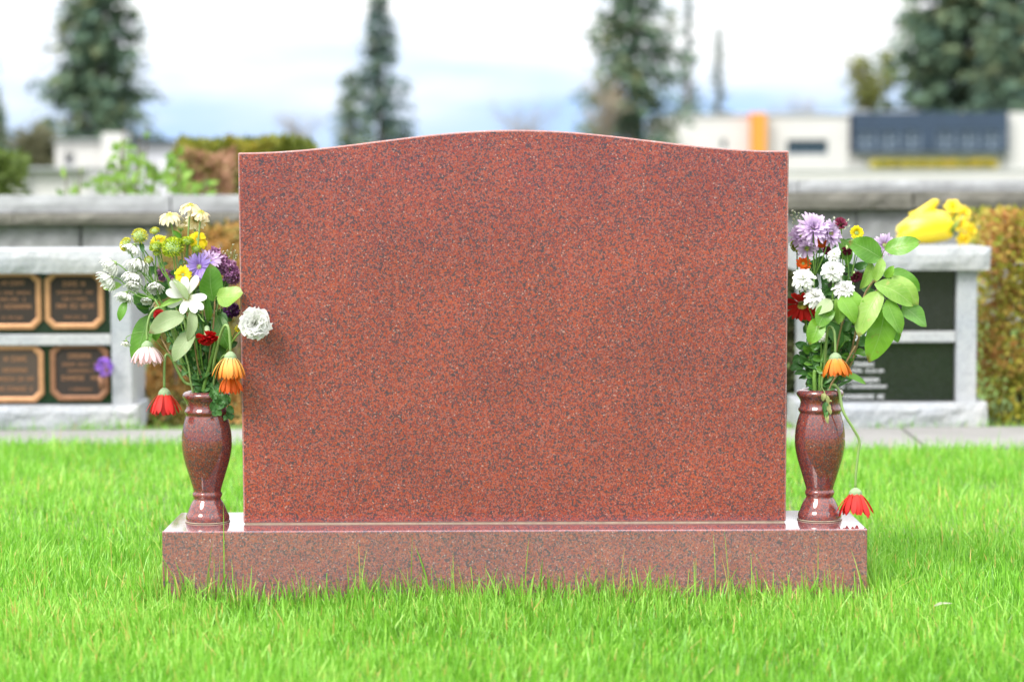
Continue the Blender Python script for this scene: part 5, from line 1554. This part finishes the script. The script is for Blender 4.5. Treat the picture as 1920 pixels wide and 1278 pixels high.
# distant wooded ridge
mb = MB()
nr = 140
vs, fs = [], []
for i in range(nr + 1):
    x = -420 + 840 * i / nr
    h = 9.5 + 4.5 * mnoise.noise(Vector((x * .012, 0, 3))) + 2.2 * mnoise.noise(Vector((x * .07, 1, 3))) + 1.0 * mnoise.noise(Vector((x * .3, 1, 9)))
    for (yy, zz) in ((900, -2), (960, h * .5), (1010, h), (1150, h * .8), (1300, -2)):
        vs.append((x, yy + 10 * mnoise.noise(Vector((x * .05, zz, 0))), zz))
for i in range(nr):
    for k in range(4):
        a = i * 5 + k
        fs.append((a, a + 5, a + 6, a + 1))
mb.add(vs, fs)
tag(mb.build('hills', m_plain('wooded_ridge', (0.10, 0.13, 0.15), 1.0, var=0.3, vscale=.05), None), kind='structure')
# ================================================================== GRASS
def grass_mesh(name, regions, mat, seed):
    """regions: (x0, x1, y0, y1, density per m2, mean height)"""
    rg = np.random.default_rng(seed)
    XY, HH = [], []
    for (x0, x1, y0, y1, dn, hm) in regions:
        n = int((x1 - x0) * (y1 - y0) * dn)
        x = rg.uniform(x0, x1, n); y = rg.uniform(y0, y1, n)
        XY.append(np.stack([x, y], 1)); HH.append(np.full(n, hm))
    P = np.concatenate(XY); Hm = np.concatenate(HH)
    x, y = P[:, 0], P[:, 1]
    def wav(sx, sy, ph): return np.sin(x * sx + ph + 1.3 * np.sin(y * sy * .7 + ph)) * np.cos(y * sy - ph * 1.7 + 1.1 * np.sin(x * sx * .6))
    tuft = 0.5 * wav(9, 8, .4) + 0.35 * wav(23, 19, 2.1) + 0.25 * wav(51, 47, 4.0)
    # keep off the plinth and the path
    inb = (np.abs(x) < 0.688) & (y > -0.099) & (y < 0.183)
    pth = (y > 2.715 - 0.075 * x + 0.02 * np.sin(x * 9) + 0.012 * np.sin(x * 31)) & (y < 3.20)
    thin = rg.random(len(x)) < np.clip(0.80 + 0.35 * tuft, .35, 1)
    keep = ~inb & ~pth & thin
    x, y, Hm, tuft = x[keep], y[keep], Hm[keep], tuft[keep]
    n = len(x)
    # unmown fringe against the plinth
    dx = np.maximum(np.abs(x) - 0.688, 0); dy = np.maximum(np.maximum(-0.099 - y, y - 0.183), 0)
    dist = np.hypot(dx, dy)
    fringe = np.exp(-(dist / 0.05) ** 2)
    h = Hm * np.exp(rg.normal(0, .28, n)) * (1 + 0.22 * tuft) * (1 + 0.95 * fringe * rg.random(n))
    tall = rg.random(n) < (0.005 + 0.05 * fringe)
    h = np.where(tall, h * rg.uniform(1.3, 1.9, n), h)
    wd = rg.uniform(.0014, .0029, n) * (0.85 + 0.4 * rg.random(n))
    az = rg.uniform(0, 2 * np.pi, n)
    lean = np.abs(rg.normal(0.30, .26, n)); lean = np.where(tall, lean * .4, lean)
    comb = 0.35 * np.sin(x * 4 + 1) + 0.3 * np.sin(y * 5)
    ld = np.stack([np.cos(az) + comb * .6, np.sin(az) + .15], 1)
    ld /= np.linalg.norm(ld, axis=1, keepdims=True)
    fa = az + rg.normal(1.57, .7, n)
    sd = np.stack([np.cos(fa), np.sin(fa)], 1)
    b = np.stack([x, y, np.full(n, -0.004)], 1)
    def pt(tt, k):
        hz = h * tt * (1 - 0.28 * lean * tt)
        r = h * lean * tt ** 1.8
        q = b.copy(); q[:, 0] += ld[:, 0] * r; q[:, 1] += ld[:, 1] * r; q[:, 2] += hz
        if k:
            q[:, 0] += sd[:, 0] * wd * k; q[:, 1] += sd[:, 1] * wd * k
        return q
    V = np.stack([pt(0, -.45), pt(0, .45), pt(.5, .5), pt(.5, -.5), pt(.82, .28), pt(.82, -.28), pt(1.0, 0)], 1).reshape(-1, 3)
    patch = np.sin(x * 2.3 + 1.1 + np.sin(y * 1.7)) * np.sin(y * 3.1 + .5 + 1.2 * np.sin(x * 1.9))
    s = np.clip(0.42 + 0.13 * tuft + 0.10 * patch + rg.normal(0, .20, n), 0, .88)
    s = np.where(rg.random(n) < 0.025 + 0.035 * np.clip(patch, 0, 1), rg.uniform(.92, 1, n), s)
    sv = np.repeat(s, 7)
    me = bpy.data.meshes.new(name)
    i0 = np.arange(n) * 7
    q1 = np.stack([i0, i0 + 1, i0 + 2, i0 + 3], 1); q2 = np.stack([i0 + 3, i0 + 2, i0 + 4, i0 + 5], 1); t3 = np.stack([i0 + 5, i0 + 4, i0 + 6], 1)
    loops = np.concatenate([np.concatenate([q1, q2], 0).ravel(), t3.ravel()])
    starts = np.concatenate([np.arange(2 * n) * 4, 8 * n + np.arange(n) * 3])
    me.vertices.add(len(V)); me.vertices.foreach_set('co', V.astype(np.float32).ravel())
    me.loops.add(len(loops)); me.loops.foreach_set('vertex_index', loops.astype(np.int32))
    me.polygons.add(3 * n); me.polygons.foreach_set('loop_start', starts.astype(np.int32))
    me.update(calc_edges=True)
    at = me.attributes.new('s', 'FLOAT', 'POINT'); at.data.foreach_set('value', sv.astype(np.float32))
    me.polygons.foreach_set('use_smooth', np.ones(3 * n, dtype=bool))
    me.materials.append(mat)
    o = bpy.data.objects.new(name, me); COL.objects.link(o)
    return o
M_GRASS = m_random('grass_blades', [(0, (0.080, 0.240, 0.016)), (0.45, (0.185, 0.455, 0.034)), (0.85, (0.370, 0.600, 0.115)), (0.90, (0.42, 0.42, 0.09)), (1, (0.58, 0.40, 0.13))], 0.38, 0.36, 0.45)
g = grass_mesh('grass', [(-1.5, 1.5, -1.05, 0.7, 33000, .037), (-2.0, -1.5, -1.05, 0.7, 6000, .043), (1.5, 2.0, -1.05, 0.7, 6000, .043),
                         (-2.0, 2.0, 0.7, 2.95, 11000, .038), (-3.6, -2.0, -0.5, 2.9, 1800, .045), (2.0, 3.6, -0.5, 2.9, 1800, .045), (-2.2, 2.2, -2.0, -1.05, 3500, .045),
                         (-2.3, 2.3, 3.19, 3.27, 2600, .030)], M_GRASS, 5)
tag(g, 'short bright green lawn grass', 'grass', kind='stuff')
# taller wisps along the foot of the niche walls
g2 = grass_mesh('grass_fringe', [(W(0, 800, 3.22).x - .3, W(262, 800, 3.22).x, 3.205, 3.25, 9000, .045), (W(1630, 800, 3.22).x, W(1720, 800, 3.22).x, 3.205, 3.25, 6000, .040)], M_GRASS, 6)
tag(g2, 'grass tufts along the foot of the niche walls', 'grass', kind='stuff')
# pale fallen petal in the lawn
q = W(1768, 1182, -0.28)
mb = MB(); mb.leaf((-0.017, 0, 0.0), (0.018, 0.006, 0.003), 0.009, (0, -.6, 1), .05, .2, .06, .5, .5)
tag(mb.build('fallen_petal', m_petal('dry_petal', [(0, (0.34, 0.36, 0.24)), (1, (0.44, 0.45, 0.34))]), None, True, Matrix.Translation((q.x, -0.28, 0.030))), 'pale dry petal lying in the lawn at lower right', 'petal')
